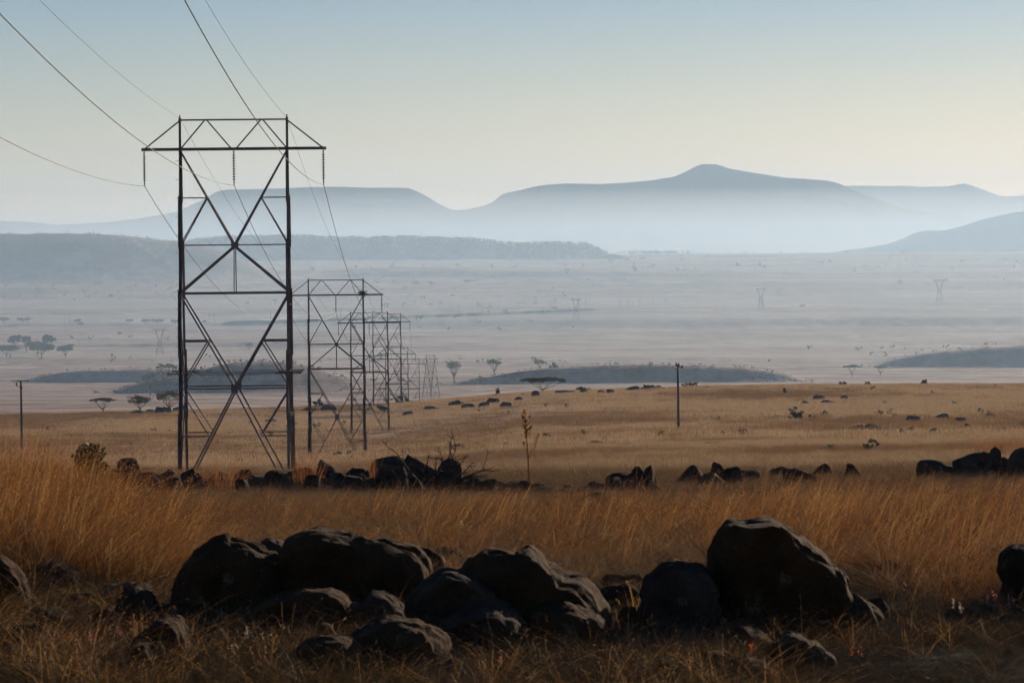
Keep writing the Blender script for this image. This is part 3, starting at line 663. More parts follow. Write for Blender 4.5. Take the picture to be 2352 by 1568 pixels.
def outline_rock(name, pts, D, depth, mat, lab, group, seed, lean=-.06):
    """boulder whose outline seen from the camera is pts (2352 px); it has its own depth"""
    pts = np.array(pts, float); pts[:, 1] += DROP.get(seed, 0) * np.clip((pts[:, 1] - pts[:, 1].mean()) / (np.ptp(pts[:, 1]) * .5), 0, 1); c = (pts.min(0) + pts.max(0)) / 2
    if seed not in FIXED: D = depth_at(c[0], pts[:, 1].max() - .10 * np.ptp(pts[:, 1]), 14, 40)
    ang = np.arctan2(-(pts[:, 1] - c[1]), pts[:, 0] - c[0]); rad = np.hypot(pts[:, 0] - c[0], pts[:, 1] - c[1])
    o = np.argsort(ang); ang, rad = ang[o], rad[o]
    ang = np.concatenate([ang - 2 * pi, ang, ang + 2 * pi]); rad = np.tile(rad, 3)
    V = facet(ICO4[0].copy(), 30, seed, .66, .95); V /= np.abs(V).max(0)
    th = np.arctan2(V[:, 2], V[:, 0]); r = np.hypot(V[:, 0], V[:, 2])
    bins = ((th + pi) / (2 * pi) * 90).astype(int) % 90; mxr = np.array([r[bins == k].max() for k in range(90)]); r = r / np.interp((th + pi) / (2 * pi) * 90, np.arange(-1, 92) + .5, np.concatenate([mxr[-1:], mxr, mxr[:2]]))
    r = np.where(V[:, 1] < 0, np.clip(r, 0, 1) ** .28, r)
    rr = np.interp(th, ang, rad) * D / F
    q = np.stack([np.cos(th) * r * rr, V[:, 1] * depth, np.sin(th) * r * rr], 1)
    nrm = ICO4[0]; s = float(np.median(rad)) * D / F
    q += nrm * (n3(q / s, 1.7, seed) * .07 + n3(q / s, 4.5, seed + 5) * .045 + n3(q / s, 11, seed + 9) * .022 + n3(q / s, 26, seed + 4) * .009 - np.maximum(0, .16 - np.abs(n3(q / s, 1.9, seed + 21))) * .42 - np.maximum(0, .14 - np.abs(n3(q / s, 4.3, seed + 33))) * .22)[:, None] * s
    q[:, 1] += np.clip(q[:, 2], 0, None) * lean
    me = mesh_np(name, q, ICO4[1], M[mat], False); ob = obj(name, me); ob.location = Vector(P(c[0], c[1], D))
    return tag(ob, lab, 'rock', group)
def tr(x0, y0, sc, L): return [((x0 + x * sc) * .9408, (y0 + y * sc) * .9408) for x, y in L]
c5 = lambda L: tr(400, 1200, .2551, L)
c6 = lambda L: tr(1000, 1200, .2551, L)
c7 = lambda L: tr(1600, 1200, .2551, L)
cA = lambda L: tr(0, 1000, .4254, L)
cB = lambda L: tr(800, 1000, .4254, L)
cC = lambda L: tr(1600, 1000, .4254, L)
cD = lambda L: tr(1450, 1400, .2764, L)
FG = 'boulders of the near stone wall'
outline_rock('boulder', c5([(110, 960), (180, 700), (290, 580), (400, 470), (520, 385), (620, 378), (655, 430), (890, 470), (1040, 560), (1160, 640), (1190, 900), (1000, 1010), (500, 1060), (200, 1050)]), 24.0, .42, 'rock', 'sloping dark boulder beside the tall red grass, leftmost of the large ones', FG, 11)
outline_rock('boulder', c5([(900, 520), (960, 450), (1020, 420), (1080, 440), (1170, 505), (1190, 640), (1000, 720), (900, 650)]), 24.6, .22, 'rock_grey', 'small grey block wedged between the two biggest left boulders', FG, 12)
outline_rock('boulder', cB([(-250, 790), (-230, 735), (-190, 722), (-140, 690), (-100, 675), (-20, 669), (10, 685), (110, 690), (170, 705), (260, 720), (330, 728), (400, 755), (440, 757), (530, 785), (590, 840), (610, 900), (560, 960), (470, 1040), (420, 1100), (200, 1080), (-60, 1090), (-230, 1000), (-270, 900)]), 23.4, .55, 'rock', 'long flat-topped dark boulder left of centre, widest of the wall', FG, 13)
outline_rock('boulder', c6([(470, 760), (530, 680), (600, 600), (700, 527), (880, 517), (980, 542), (1150, 517), (1215, 565), (1330, 690), (1500, 795), (1700, 800), (1790, 870), (1880, 1050), (1935, 1150), (1910, 1300), (1700, 1430), (1200, 1400), (800, 1150), (600, 950)]), 23.2, .55, 'rock', 'hump-backed dark boulder in the middle with a sunlit ridge on its shoulder', FG, 14)
outline_rock('boulder', c6([(390, 860), (420, 770), (500, 715), (600, 700), (700, 740), (780, 830), (770, 930), (700, 990), (560, 1010), (430, 970)]), 22.3, .2, 'rock', 'round brown stone leaning on the middle boulder', FG, 15)
outline_rock('boulder', c6([(-10, 1000), (40, 900), (180, 800), (310, 720), (480, 725), (650, 820), (830, 1000), (1100, 1280), (1000, 1480), (400, 1500), (50, 1350)]), 22.7, .35, 'rock_grey', 'speckled grey stone under the round brown one', FG, 16)
outline_rock('boulder', c7([(505, 660), (512, 560), (560, 450), (615, 335), (680, 282), (760, 266), (900, 292), (1050, 263), (1150, 277), (1260, 330), (1400, 420), (1540, 530), (1690, 680), (1800, 850), (1858, 990), (1840, 1060), (1740, 1240), (1690, 1350), (1500, 1430), (1000, 1400), (700, 1250), (560, 1000)]), 22.2, .55, 'rock', 'biggest boulder, tall dark and rounded with a sunlit right shoulder', FG, 17)
outline_rock('boulder', c7([(-120, 800), (-20, 730), (70, 657), (150, 650), (300, 690), (470, 705), (540, 780), (600, 1000), (560, 1200), (300, 1330), (-60, 1300), (-150, 1000)]), 23.0, .35, 'rock_grey', 'grey boulder hugging the left side of the biggest one', FG, 18)
outline_rock('boulder', c7([(1835, 1180), (1870, 1085), (1955, 1042), (2060, 1060), (2140, 1115), (2165, 1250), (2060, 1340), (1900, 1330)]), 22.4, .25, 'rock', 'small round dark stone right of the biggest boulder', FG, 19)
outline_rock('boulder', c5([(760, 1180), (1000, 1010), (1200, 965), (1450, 925), (1620, 930), (1760, 1010), (1830, 1130), (1750, 1290), (1350, 1370), (900, 1330)]), 21.8, .35, 'rock', 'low brown slab in front of the long flat-topped boulder', FG, 20)
outline_rock('boulder', c5([(1700, 1230), (1740, 1100), (1930, 1045), (1990, 935), (2130, 955), (2280, 1080), (2340, 1200), (2250, 1330), (1950, 1380), (1750, 1340)]), 21.9, .28, 'rock_grey', 'angular blue-grey stone in front of the long boulder', FG, 21)
outline_rock('boulder', cB([(90, 1330), (200, 1230), (350, 1178), (480, 1190), (610, 1235), (700, 1310), (720, 1450), (600, 1540), (250, 1560), (80, 1480)]), 21.0, .4, 'rock', 'broad low reddish stone near the frame bottom, left of centre', FG, 22)
outline_rock('boulder', cB([(-200, 1400), (-90, 1310), (60, 1290), (180, 1330), (220, 1450), (160, 1560), (-100, 1580), (-210, 1500)]), 20.6, .35, 'rock', 'buried dark stone at the frame bottom under the reddish one', FG, 23)
outline_rock('boulder', cB([(580, 1290), (700, 1180), (830, 1120), (1000, 1120), (1120, 1200), (1150, 1330), (1050, 1450), (800, 1480), (620, 1420)]), 21.6, .4, 'rock_grey', 'wide dark stone below the speckled one, behind thin grass', FG, 24)
outline_rock('boulder', cB([(1130, 1150), (1280, 1120), (1480, 1150), (1620, 1230), (1610, 1370), (1400, 1450), (1180, 1400)]), 21.9, .4, 'rock', 'dark foot stone under the hump-backed boulder', FG, 25)
outline_rock('boulder', cD([(1560, 720), (1640, 560), (1740, 520), (1900, 588), (2040, 670), (2140, 760), (2120, 860), (1900, 920), (1650, 890)]), 20.6, .3, 'rock_grey', 'wedge-shaped stone with a pale sunlit edge at the foot of the biggest boulder', FG, 26)
outline_rock('boulder', cD([(1140, 900), (1200, 800), (1310, 728), (1420, 740), (1520, 785), (1600, 880), (1560, 1000), (1200, 1010)]), 20.1, .28, 'rock', 'dark stone at the frame bottom next to the wedge-shaped one', FG, 27)
outline_rock('boulder', cD([(540, 830), (590, 742), (720, 760), (850, 795), (1010, 860), (1160, 915), (1150, 980), (800, 1010), (560, 960)]), 20.2, .25, 'rock', 'low slab with a bright sunlit top edge at the frame bottom', FG, 28)
outline_rock('boulder', cD([(1000, 470), (1150, 440), (1400, 450), (1560, 530), (1620, 640), (1500, 720), (1200, 720), (1000, 640)]), 21.3, .35, 'rock', 'dark stone in shade under the biggest boulder', FG, 29)
outline_rock('boulder', cD([(100, 640), (180, 560), (320, 560), (430, 620), (440, 720), (330, 790), (160, 780)]), 20.9, .22, 'rock', 'small dark stone behind a pink plume, right of the middle', FG, 30)
outline_rock('boulder', cA([(-120, 900), (-60, 830), (0, 818), (70, 850), (130, 920), (160, 1000), (150, 1130), (40, 1200), (-100, 1180)]), 23.0, .4, 'rock', 'dark boulder cut by the left frame edge', FG, 31)
outline_rock('boulder', cA([(150, 930), (190, 880), (280, 860), (380, 880), (450, 925), (500, 1000), (450, 1080), (250, 1100), (160, 1040)]), 23.2, .35, 'rock_grey', 'low grey boulder in tall grass near the left frame edge', FG, 32)
outline_rock('boulder', cA([(690, 1080), (730, 1010), (790, 988), (850, 1025), (900, 1090), (880, 1180), (760, 1210), (690, 1160)]), 22.6, .25, 'rock', 'rounded dark stone at the foot of the red grass', FG, 33)
outline_rock('boulder', cA([(760, 1330), (850, 1260), (960, 1178), (1040, 1190), (1080, 1290), (1080, 1420), (960, 1500), (800, 1460)]), 20.6, .3, 'rock', 'upright dark stone among the pale flower spikes', FG, 34)
outline_rock('boulder', cC([(1960, 870), (1990, 810), (2040, 770), (2116, 762), (2220, 790), (2280, 900), (2270, 1060), (2120, 1110), (2010, 1060), (1985, 970)]), 24.2, .4, 'rock', 'dark boulder cut by the right frame edge', FG, 35)
outline_rock('boulder', cC([(1890, 850), (1910, 805), (1960, 788), (2010, 820), (2010, 880), (1930, 900)]), 25.2, .2, 'rock', 'small stone leaning on the boulder at the right frame edge', FG, 36)
outline_rock('boulder', cC([(945, 840), (970, 790), (1015, 774), (1080, 800), (1110, 850), (1080, 900), (980, 905)]), 25.6, .25, 'rock', 'dark stone in the grass just behind the biggest boulder', FG, 37)
outline_rock('boulder', cC([(1215, 900), (1290, 880), (1420, 905), (1560, 945), (1600, 985), (1480, 1010), (1260, 990)]), 24.2, .25, 'rock_grey', 'flat slab with a thin sunlit edge in the right grass', FG, 38)
outline_rock('boulder', cB([(560, 850), (620, 800), (700, 792), (770, 800), (800, 850), (740, 920), (620, 920)]), 24.6, .2, 'rock', 'small stone in the gap left of the hump-backed boulder', FG, 39)
outline_rock('boulder', c7([(1730, 800), (1770, 735), (1820, 790), (1850, 870), (1790, 900)]), 23.2, .15, 'rock', 'small knob of rock peeping out behind the biggest boulder', FG, 40)

def plain_rock(name, u0, u1, vt, vb, lab, group, seed, lo, hi, mat='rock', sub=ICO4B, ang=16, D=None):
    uc = (u0 + u1) / 2; D = D or depth_at(uc, vb, lo, hi); w = (u1 - u0) * D / F / 2; h = (vb - vt) * D / F
    r = np.random.default_rng(seed); V = np.sign(sub[0]) * np.abs(sub[0]) ** .5; V = facet(V, ang, seed, .66, .98) + .12 * r.normal(size=3) * (sub[0] ** 2)
    ax = r.normal(size=3); V = V @ np.array(Matrix.Rotation(r.uniform(0, 6), 3, Vector(ax))); V /= np.abs(V).max(0)
    V[:, 2] = np.where(V[:, 2] > 0, np.tanh((k_ := r.uniform(.5, 1.6)) * V[:, 2]) / math.tanh(k_), V[:, 2] * .4)
    q = V * np.array([w * 1.08, min(w, h * 1.6) * r.uniform(.8, 1.1), h * 1.02])
    q += sub[0] * (n3(V, 1.9, seed) * .26 + n3(V, 5.0, seed + 3) * .12 + n3(V, 12.0, seed + 7) * .04)[:, None] * min(w, h)
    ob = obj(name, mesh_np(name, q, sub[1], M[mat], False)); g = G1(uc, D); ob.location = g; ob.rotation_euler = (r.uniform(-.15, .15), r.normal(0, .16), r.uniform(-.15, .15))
    return tag(ob, lab, 'rock', group)
TENS = {1: 'first', 2: 'second', 3: 'third', 4: 'fourth', 5: 'fifth', 6: 'sixth', 7: 'seventh', 8: 'eighth', 9: 'ninth'}
def nth(k):
    k += 1
    if k <= 20: return ORD[k - 1]
    t, o = divmod(k, 10); w = {2: 'twent', 3: 'thirt', 4: 'fort', 5: 'fift'}[t]
    return w + 'ieth' if o == 0 else w + 'y-' + TENS[o]
NTH = nth
WG = 'stones of the tumbled wall beyond the grass'
WALL = [(264, 350, 1090, 1135, 'big dark stone starting the tumbled wall, left of the near pylon'), (350, 412, 1091, 1134, 'flat-topped dark stone of the tumbled wall, left of the near pylon foot'),
 (405, 446, 1092, 1130, 'tilted stone of the tumbled wall at the near pylon foot'), (380, 410, 1106, 1136, 'bluish stone low in the tumbled wall beside the near pylon foot'), (450, 500, 1105, 1136, 'low stone of the wall just right of the near pylon left foot'),
 (540, 566, 1089, 1128, 'upright block of the tumbled wall under the near pylon centre'), (562, 612, 1095, 1132, 'dark block of the tumbled wall right of the upright one'), (608, 662, 1092, 1130, 'low dark stone of the wall near the pylon right foot'),
 (655, 702, 1082, 1122, 'dark stone of the wall at the near pylon right foot'), (690, 735, 1086, 1125, 'dark stone of the wall under the thatch grass clump'), (728, 770, 1064, 1112, 'knobbly stone standing highest just right of the thatch clump'),
 (752, 806, 1092, 1128, 'broad reddish stone below the knobbly one'), (800, 833, 1068, 1118, 'pointed stone of the tumbled wall, left of the green tuft'), (834, 864, 1065, 1120, 'narrow stone of the tumbled wall, right of the pointed one'),
 (858, 936, 1054, 1128, 'large square stone under the green tuft'), (928, 1012, 1051, 1134, 'largest block of the tumbled wall, under the bare thorn bush'), (990, 1048, 1058, 1136, 'block right of the largest one, under the thorn bush'),
 (1070, 1118, 1105, 1142, 'low stone of the wall right of the thorn bush'), (1108, 1140, 1106, 1142, 'dark low stone of the wall, second right of the thorn bush'), (1130, 1158, 1110, 1134, 'small stone of the wall left of the tall weed'),
 (1156, 1184, 1110, 1136, 'rounded small stone of the wall next to the tall weed'), (1194, 1238, 1110, 1148, 'dark block of the wall directly behind the tall weed'), (1236, 1270, 1120, 1145, 'low wedge stone right of the tall weed'),
 (1270, 1328, 1129, 1151, 'low long stone right of the tall weed'), (1312, 1392, 1142, 1180, 'triangular stone lying in front of the wall'), (1345, 1415, 1110, 1136, 'low dark stone of the wall above the triangular one'),
 (1412, 1454, 1085, 1124, 'square stone at the rising end of the middle wall'), (1450, 1474, 1077, 1116, 'upright leaning slab next to the square stone'), (1474, 1500, 1074, 1096, 'small stone at the end of the middle wall'),
 (1570, 1622, 1077, 1124, 'dark stone first of the right group in the grass'), (1622, 1655, 1096, 1126, 'low stone second of the right group'), (1640, 1662, 1066, 1100, 'narrow stone standing behind the right group'), (1664, 1698, 1085, 1124, 'square dark stone third of the right group'),
 (1703, 1748, 1088, 1119, 'round stone fourth of the right group'), (1772, 1803, 1085, 1108, 'small stone above the gap in the right group'), (1808, 1862, 1088, 1122, 'broad stone last of the right group'), (1868, 1905, 1078, 1092, 'thin flat stone in grass right of the group'), (1940, 1970, 1075, 1104, 'solitary stone in grass right of the group'),
 (2108, 2198, 1062, 1100, 'long low rock in grass near the right edge'), (2195, 2262, 1038, 1086, 'blocky dark rock with a flat top near the right edge'), (2262, 2294, 1032, 1074, 'fin-shaped rock leaning right near the right edge'), (2290, 2328, 1056, 1078, 'low stone right of the fin-shaped rock'), (2327, 2365, 1034, 1066, 'rock cut by the right edge beyond the fin'),
 (250, 285, 1064, 1074, 'small flat stone behind the green shrub'), (288, 322, 1058, 1078, 'small notched stone right of the green shrub'), (880, 925, 1165, 1200, 'half-buried stone in the grass before the largest block')]
for i, (a, b_, c, d, lab) in enumerate(WALL):
    dd = None if d > 1126 or a > 1500 or a < 340 else 47.0
    dD = depth_at((a + b_) / 2, max(d, 1135 if a < 1500 else 1112), 24, 70)
    vg = float(terrain(np.array([(a + b_) / 2.]), np.array([dD]))[0][0])
    plain_rock('wall_stone', a - 13, b_ + 13, c - (0 if b_ < 330 else 9 if a < 700 else 6 if 1500 < a < 2000 else 2), vg + 4, lab, WG, 100 + i, 24, 70, 'rock_wall', D=dD)
_r = random.Random(77)
for i in range(46):
    u0 = 258 + i * 27.5 + _r.uniform(-8, 8); w = _r.uniform(34, 64); top = np.interp(u0, [258, 450, 640, 760, 900, 1040, 1090, 1300, 1420, 1500], [1088, 1094, 1090, 1084, 1080, 1086, 1106, 1120, 1104, 1096]) + _r.uniform(-9, 10)
    dD = depth_at(u0, 1138, 24, 70) + _r.uniform(-2.2, .6); vg = float(terrain(np.array([u0]), np.array([dD]))[0][0])
    plain_rock('wall_stone', u0 - w / 2, u0 + w / 2, top, vg + 3, 'low rubble stone of the tumbled wall, %s from its left end' % NTH(i), 'rubble at the foot of the tumbled wall', 160 + i, 24, 70, 'rock_wall', D=dD)
FARR = [(1030, 1058, 918, 928), (975, 1010, 930, 946), (1060, 1098, 920, 934), (1098, 1128, 926, 938), (1120, 1150, 918, 930), (1150, 1180, 920, 936), (1185, 1206, 905, 918), (1225, 1240, 902, 912), (1270, 1320, 896, 906), (1330, 1350, 892, 902), (1395, 1410, 894, 903), (1440, 1470, 888, 898), (1500, 1520, 886, 893), (1375, 1392, 898, 906),
 (1020, 1034, 1020, 1030), (1042, 1070, 1018, 1030), (1112, 1128, 1020, 1028), (1150, 1180, 1016, 1028), (1348, 1390, 1014, 1028), (1395, 1450, 1018, 1028), (1610, 1632, 988, 998), (1700, 1722, 986, 1000), (1615, 1668, 1012, 1022), (1690, 1735, 1012, 1024), (1845, 1870, 986, 995), (1965, 1990, 974, 986), (1990, 2025, 974, 984), (2070, 2088, 982, 995), (2090, 2104, 985, 995), (2142, 2160, 984, 994), (2172, 2186, 986, 992), (2216, 2236, 980, 990),
 (2085, 2120, 962, 974), (2150, 2188, 950, 964), (2200, 2222, 958, 970), (2262, 2290, 948, 958), (2310, 2335, 942, 950), (1870, 1895, 908, 918), (1882, 1920, 918, 926), (1928, 1948, 914, 922), (1950, 1965, 893, 899), (1838, 1860, 924, 932),
 (740, 775, 930, 942), (700, 730, 940, 950), (870, 905, 934, 946), (925, 950, 948, 958), (612, 640, 960, 968), (340, 362, 942, 950), (362, 400, 938, 950), (400, 436, 938, 950), (300, 330, 944, 952), (1755, 1772, 1030, 1036)]
FLAB = ['small dark rock in the open grass, %s of the plain rocks counted from the left']
order = sorted(range(len(FARR)), key=lambda i: FARR[i][0])
for k, i in enumerate(order):
    a, b_, c, d = FARR[i]; jr = random.Random(i); j = jr.uniform(-5, 5); c += j; d += j; c += jr.uniform(-4, 3); a -= jr.uniform(0, 8)
    plain_rock('field_rock', a, b_, c, d, 'small dark rock in the open grassland, %s such rock from the left' % nth(k), 'scattered rocks on the grassy plain', 300 + i, 70, 778, 'rock_far', ICO3, 9)

# ------------------------------------------------------------------ plants: blades, trees, bushes
def set_tint(me, per_face_counts, tints):
    a = me.attributes.new('tint', 'FLOAT', 'POINT'); a.data.foreach_set('value', np.repeat(np.asarray(tints, np.float32), per_face_counts))
def blades(n, rad, h0, h1, w, lean, bend, seed, wind=(.12, 0), plume=0.0, stems=0.0):
    """n curved tapering blades in a tuft; returns V, F(tri), tint"""
    r = np.random.default_rng(seed)
    a = r.uniform(0, 2 * pi, n); q = rad * np.sqrt(r.random(n)); bx, by = q * np.cos(a), q * np.sin(a)
    h = r.uniform(h0, h1, n) * (1 - .25 * (q / rad) ** 2); az = a + r.normal(0, .9, n); ln = np.abs(r.normal(lean, lean * .6, n)); bd = np.abs(r.normal(bend, bend * .6, n))
    fa = r.uniform(0, pi, n); T = r.random(n); V = []; Fc = []; ti = []
    seg = 4; ts = np.linspace(0, 1, seg + 1)
    dx = np.cos(az) * ln + wind[0] * r.uniform(.4, 1.6, n); dy = np.sin(az) * ln + wind[1]
    cx, sx = np.cos(fa), np.sin(fa)
    pts = []
    for t in ts:
        k = t + bd * t * t * 1.2
        x = bx + dx * h * k; y = by + dy * h * k; z = h * (t - bd * .35 * t * t * t)
        pts.append(np.stack([x, y, z], 1))
    ww = w * r.uniform(.6, 1.4, n); off = np.stack([cx, sx, np.zeros(n)], 1)
    vs_ = []
    for j in range(seg):
        wj = ww * (1 - .75 * ts[j]) * .5
        vs_ += [pts[j] - off * wj[:, None], pts[j] + off * wj[:, None]]
    vs_.append(pts[-1]); nv = len(vs_)
    V = np.stack(vs_, 1).reshape(-1, 3); base = np.arange(n)[:, None, None] * nv
    f = []
    for j in range(seg - 1): f += [(2 * j, 2 * j + 1, 2 * j + 3), (2 * j, 2 * j + 3, 2 * j + 2)]
    f.append((2 * seg - 2, 2 * seg - 1, 2 * seg)); f = np.array(f)[None]
    Fc = (base + f).reshape(-1, 3); tint = np.repeat(T, nv)
    if plume > 0:      # seed heads: little rhombs near the tips of some stems
        sel = np.nonzero(r.random(n) < plume)[0]; V2 = []; 
        for i in sel:
            for m in range(7):
                t = r.uniform(.72, 1.0); k = t + bd[i] * t * t * 1.2
                c = np.array([bx[i] + dx[i] * h[i] * k, by[i] + dy[i] * h[i] * k, h[i] * (t - bd[i] * .35 * t ** 3)])
                d = r.normal(size=3) * .5 + np.array([dx[i], dy[i], 1.2]); d /= np.linalg.norm(d); e = r.normal(size=3); e -= d * (e @ d); e /= np.linalg.norm(e)
                L = r.uniform(.008, .02); V2 += [c, c + d * L * .5 + e * L * .16, c + d * L, c + d * L * .5 - e * L * .16]
        if V2:
            o = len(V); V2 = np.array(V2); m = len(V2) // 4; b0 = o + np.arange(m)[:, None, None] * 4
            Fc = np.concatenate([Fc, (b0 + np.array([(0, 1, 2), (0, 2, 3)])[None]).reshape(-1, 3)]); V = np.concatenate([V, V2]); tint = np.concatenate([tint, np.repeat(r.random(m), 4)])
    return V, Fc, tint
def tuft_mesh(name, args, mat):
    V, Fc, t = blades(**args); me = mesh_np(name, V, Fc, M[mat] if isinstance(mat, str) else mat, False)
    a = me.attributes.new('tint', 'FLOAT', 'POINT'); a.data.foreach_set('value', t.astype(np.float32)); return me
def leaf_cloud(c, n, size, sq=1.0, seed=0):
    """n leaf faces around the points c (k,4: x,y,z,radius)"""
    r = np.random.default_rng(seed); c = np.asarray(c, float); k = r.integers(0, len(c), n)
    d = r.normal(size=(n, 3)); d /= np.linalg.norm(d, axis=1)[:, None]; rad = c[k, 3] * np.cbrt(r.uniform(.15, 1, n)); p = c[k, :3] + d * rad[:, None] * np.array([1, 1, sq])
    a = r.normal(size=(n, 3)); a /= np.linalg.norm(a, axis=1)[:, None]; b = r.normal(size=(n, 3)); b -= a * (a * b).sum(1)[:, None]; b /= np.linalg.norm(b, axis=1)[:, None]
    s = size * r.uniform(.6, 1.4, n)[:, None]
    V = np.stack([p - a * s, p - b * s * .5, p + a * s, p + b * s * .5], 1).reshape(-1, 3)
    Fc = np.arange(n * 4).reshape(n, 4); return V, Fc, np.repeat(r.random(n), 4)
def leaf_mesh(name, c, n, size, sq, mat, seed):
    V, Fc, t = leaf_cloud(c, n, size, sq, seed); me = mesh_np(name, V, Fc, M[mat])
    a = me.attributes.new('tint', 'FLOAT', 'POINT'); a.data.foreach_set('value', t.astype(np.float32)); return me
def acacia(u, vb, vt, wpx, form, lab, lo=700, hi=2300, seed=0, D=None, mat='leaf_acacia', dens=1.0):
    r = random.Random(seed); D = D or depth_at(u, vb, lo, hi); g = G1(u, D); v0 = float(terrain(np.array([float(u)]), np.array([D]))[0][0])
    H = (v0 - vt) * D / F; W = wpx * D / F; t = empty('acacia_tree', g, r.uniform(-.3, .3)); tag(t, lab, 'tree', 'acacia trees in the valley')
    tr_ = MB(); tips = []
    th = H * (.32 if form == 'flat' else .25); tr_.tube([(0, 0, -.5), (r.uniform(-.1, .1), 0, th * .5), (r.uniform(-.15, .15), 0, th)], [H * .035, H * .028, H * .024], 6)
    nb = 6 if form == 'flat' else 7
    br = MB()
    for k in range(nb):
        a = 2 * pi * k / nb + r.uniform(-.3, .3); rr = W * .5 * r.uniform(.45, .85); zt = H * (r.uniform(.78, .9) if form == 'flat' else r.uniform(.6, .92))
        p0 = Vector((0, 0, th * r.uniform(.7, 1))); p2 = Vector((math.cos(a) * rr, math.sin(a) * rr, zt)); p1 = p0.lerp(p2, .5) + Vector((0, 0, -H * .04))
        br.tube([p0, p1, p2], [H * .018, H * .013, H * .006], 5); tips.append((p2, rr))
        for q in range(2):
            e = p1.lerp(p2, r.uniform(.3, .8)); f = e + Vector((r.uniform(-1, 1) * W * .14, r.uniform(-1, 1) * W * .14, H * r.uniform(.08, .16))); br.tube([e, f], [H * .009, H * .004], 4); tips.append((f, rr))
    tr_.build('trunk', M['bark'], t, True); br.build('branches', M['bark'], t, True)
    if form == 'flat':
        c = []
        for k in range(46):
            a = r.uniform(0, 2 * pi); q = W * .5 * math.sqrt(r.random()); c.append((math.cos(a) * q * .92, math.sin(a) * q * .92, H * (.93 - .10 * (q / W * 2) ** 2 + r.uniform(-.035, .03)), W * .075))
        sq = .35
    else:
        c = [(p.x, p.y, p.z, W * .13) for p, _ in tips]
        for k in range(30):
            a = r.uniform(0, 2 * pi); q = W * .5 * math.sqrt(r.random()); c.append((math.cos(a) * q * .85, math.sin(a) * q * .85, H * (.86 - .22 * (q / W * 2) ** 2 + r.uniform(-.1, .06)), W * .085))
        sq = .6
    obj('crown', leaf_mesh('crown', c, int(2200 * dens), max(.13, D / 7500.), sq, mat, seed), t)
    return t
acacia(237, 952, 913, 64, 'flat', 'umbrella thorn tree with a flat crown, leftmost of three in the near valley', seed=1, D=880)
acacia(322, 953, 907, 60, 'round', 'many-stemmed thorn tree in the middle of the three in the near valley', seed=2, D=880)
acacia(388, 946, 894, 72, 'round', 'big spreading thorn tree just left of the near pylon leg', seed=3, D=860)
acacia(380, 872, 831, 56, 'flat', 'hazy flat-topped tree on the shaded slope left of the near pylon', 1000, 2300, 4, D=1700, dens=.7)
acacia(345, 880, 848, 40, 'round', 'faint bare tree left of the hazy flat-topped one', 1000, 2300, 5, D=1690, dens=.35)
acacia(1043, 856, 823, 42, 'round', 'thorn tree on the valley rise, first right of the pylon row', 1000, 2500, 6, D=1960, dens=.6)
acacia(1135, 848, 820, 40, 'round', 'thorn tree on the valley rise, second right of the pylon row', 1000, 2500, 7, D=1960, dens=.6)
acacia(1240, 842, 822, 30, 'round', 'pale thin tree on the crest of the long valley rise', 1000, 2500, 8, D=2000, dens=.3)
acacia(1957, 862, 836, 42, 'flat', 'umbrella thorn tree at the edge of the right shaded rise', 1000, 2600, 9, D=2150, dens=.8)
acacia(2022, 858, 838, 32, 'flat', 'faint tree in front of the right shaded rise', 1000, 2600, 10, D=2200, dens=.45)
acacia(572, 804, 786, 18, 'round', 'small faint tree behind the near pylon, inside its frame', 2300, 4200, 11, dens=.3)
acacia(955, 660, 645, 20, 'round', 'round faint tree on the far plain above the second pylon row', 4300, 7800, 12, dens=.6)
acacia(990, 660, 646, 12, 'flat', 'slender faint tree right of the round one on the far plain', 4300, 7800, 13, dens=.4)
acacia(1075, 655, 642, 22, 'flat', 'low flat faint tree on the far plain right of the slender one', 4300, 7800, 14, dens=.5)
def bush(u, vb, vt, wpx, lab, seed, D=None, mat='leaf_dark', lo=60, hi=778, n=900, leaf=None, name='bush', twiggy=False, sq=.8):
    r = random.Random(seed); D = D or depth_at(u, vb, lo, hi); g = G1(u, D); v0 = float(terrain(np.array([float(u)]), np.array([D]))[0][0])
    H = max(.4, (v0 - vt) * D / F); W = wpx * D / F; t = empty(name, g); tag(t, lab, 'bush', 'bushes on the veld')
    st = MB(); c = []
    for k in range(9):
        a = r.uniform(0, 2 * pi); q = W * .42 * math.sqrt(r.random()); z = H * r.uniform(.25, .9) * (1 - .4 * (2 * q / W) ** 2)
        st.tube([(0, 0, -.2), (math.cos(a) * q * .5, math.sin(a) * q * .5, z * .55), (math.cos(a) * q, math.sin(a) * q, z)], [H * .03, H * .02, H * .008], 4)
        c.append((math.cos(a) * q, math.sin(a) * q, z, min(W, H) * .2))
        for m in range(3): c.append((math.cos(a) * q * r.uniform(.6, 1.15), math.sin(a) * q * r.uniform(.6, 1.15), z * r.uniform(.5, 1.12), min(W, H) * r.uniform(.08, .16)))
    st.build('stems', M['bark'], t); obj('foliage', leaf_mesh('foliage', c, int(n * 1.5), leaf or max(.03, D / 4800.), sq, mat, seed), t); return t
bush(188, 1072, 996, 116, 'green leafy shrub standing in the tall grass left of the near pylon', 21, D=58, mat='leaf_green', n=3600, leaf=.03)
acacia(1247, 905, 866, 112, 'flat', 'wide low umbrella thorn on the brow, right of the pylon row', seed=15, D=800, dens=2.2)
bush(1142, 905, 884, 14, 'thin upright sapling on the brow left of the umbrella bush', 24, D=765, n=160)
bush(1335, 903, 888, 28, 'dark round bush on the brow right of the umbrella bush', 25, D=762, n=500)
bush(1352, 901, 884, 20, 'leafy bush on the brow next to the dark round one', 26, D=764, mat='leaf_acacia', n=350)
bush(1487, 896, 881, 36, 'dark spreading bush on the brow left of the lone pole', 27, D=756, n=600)
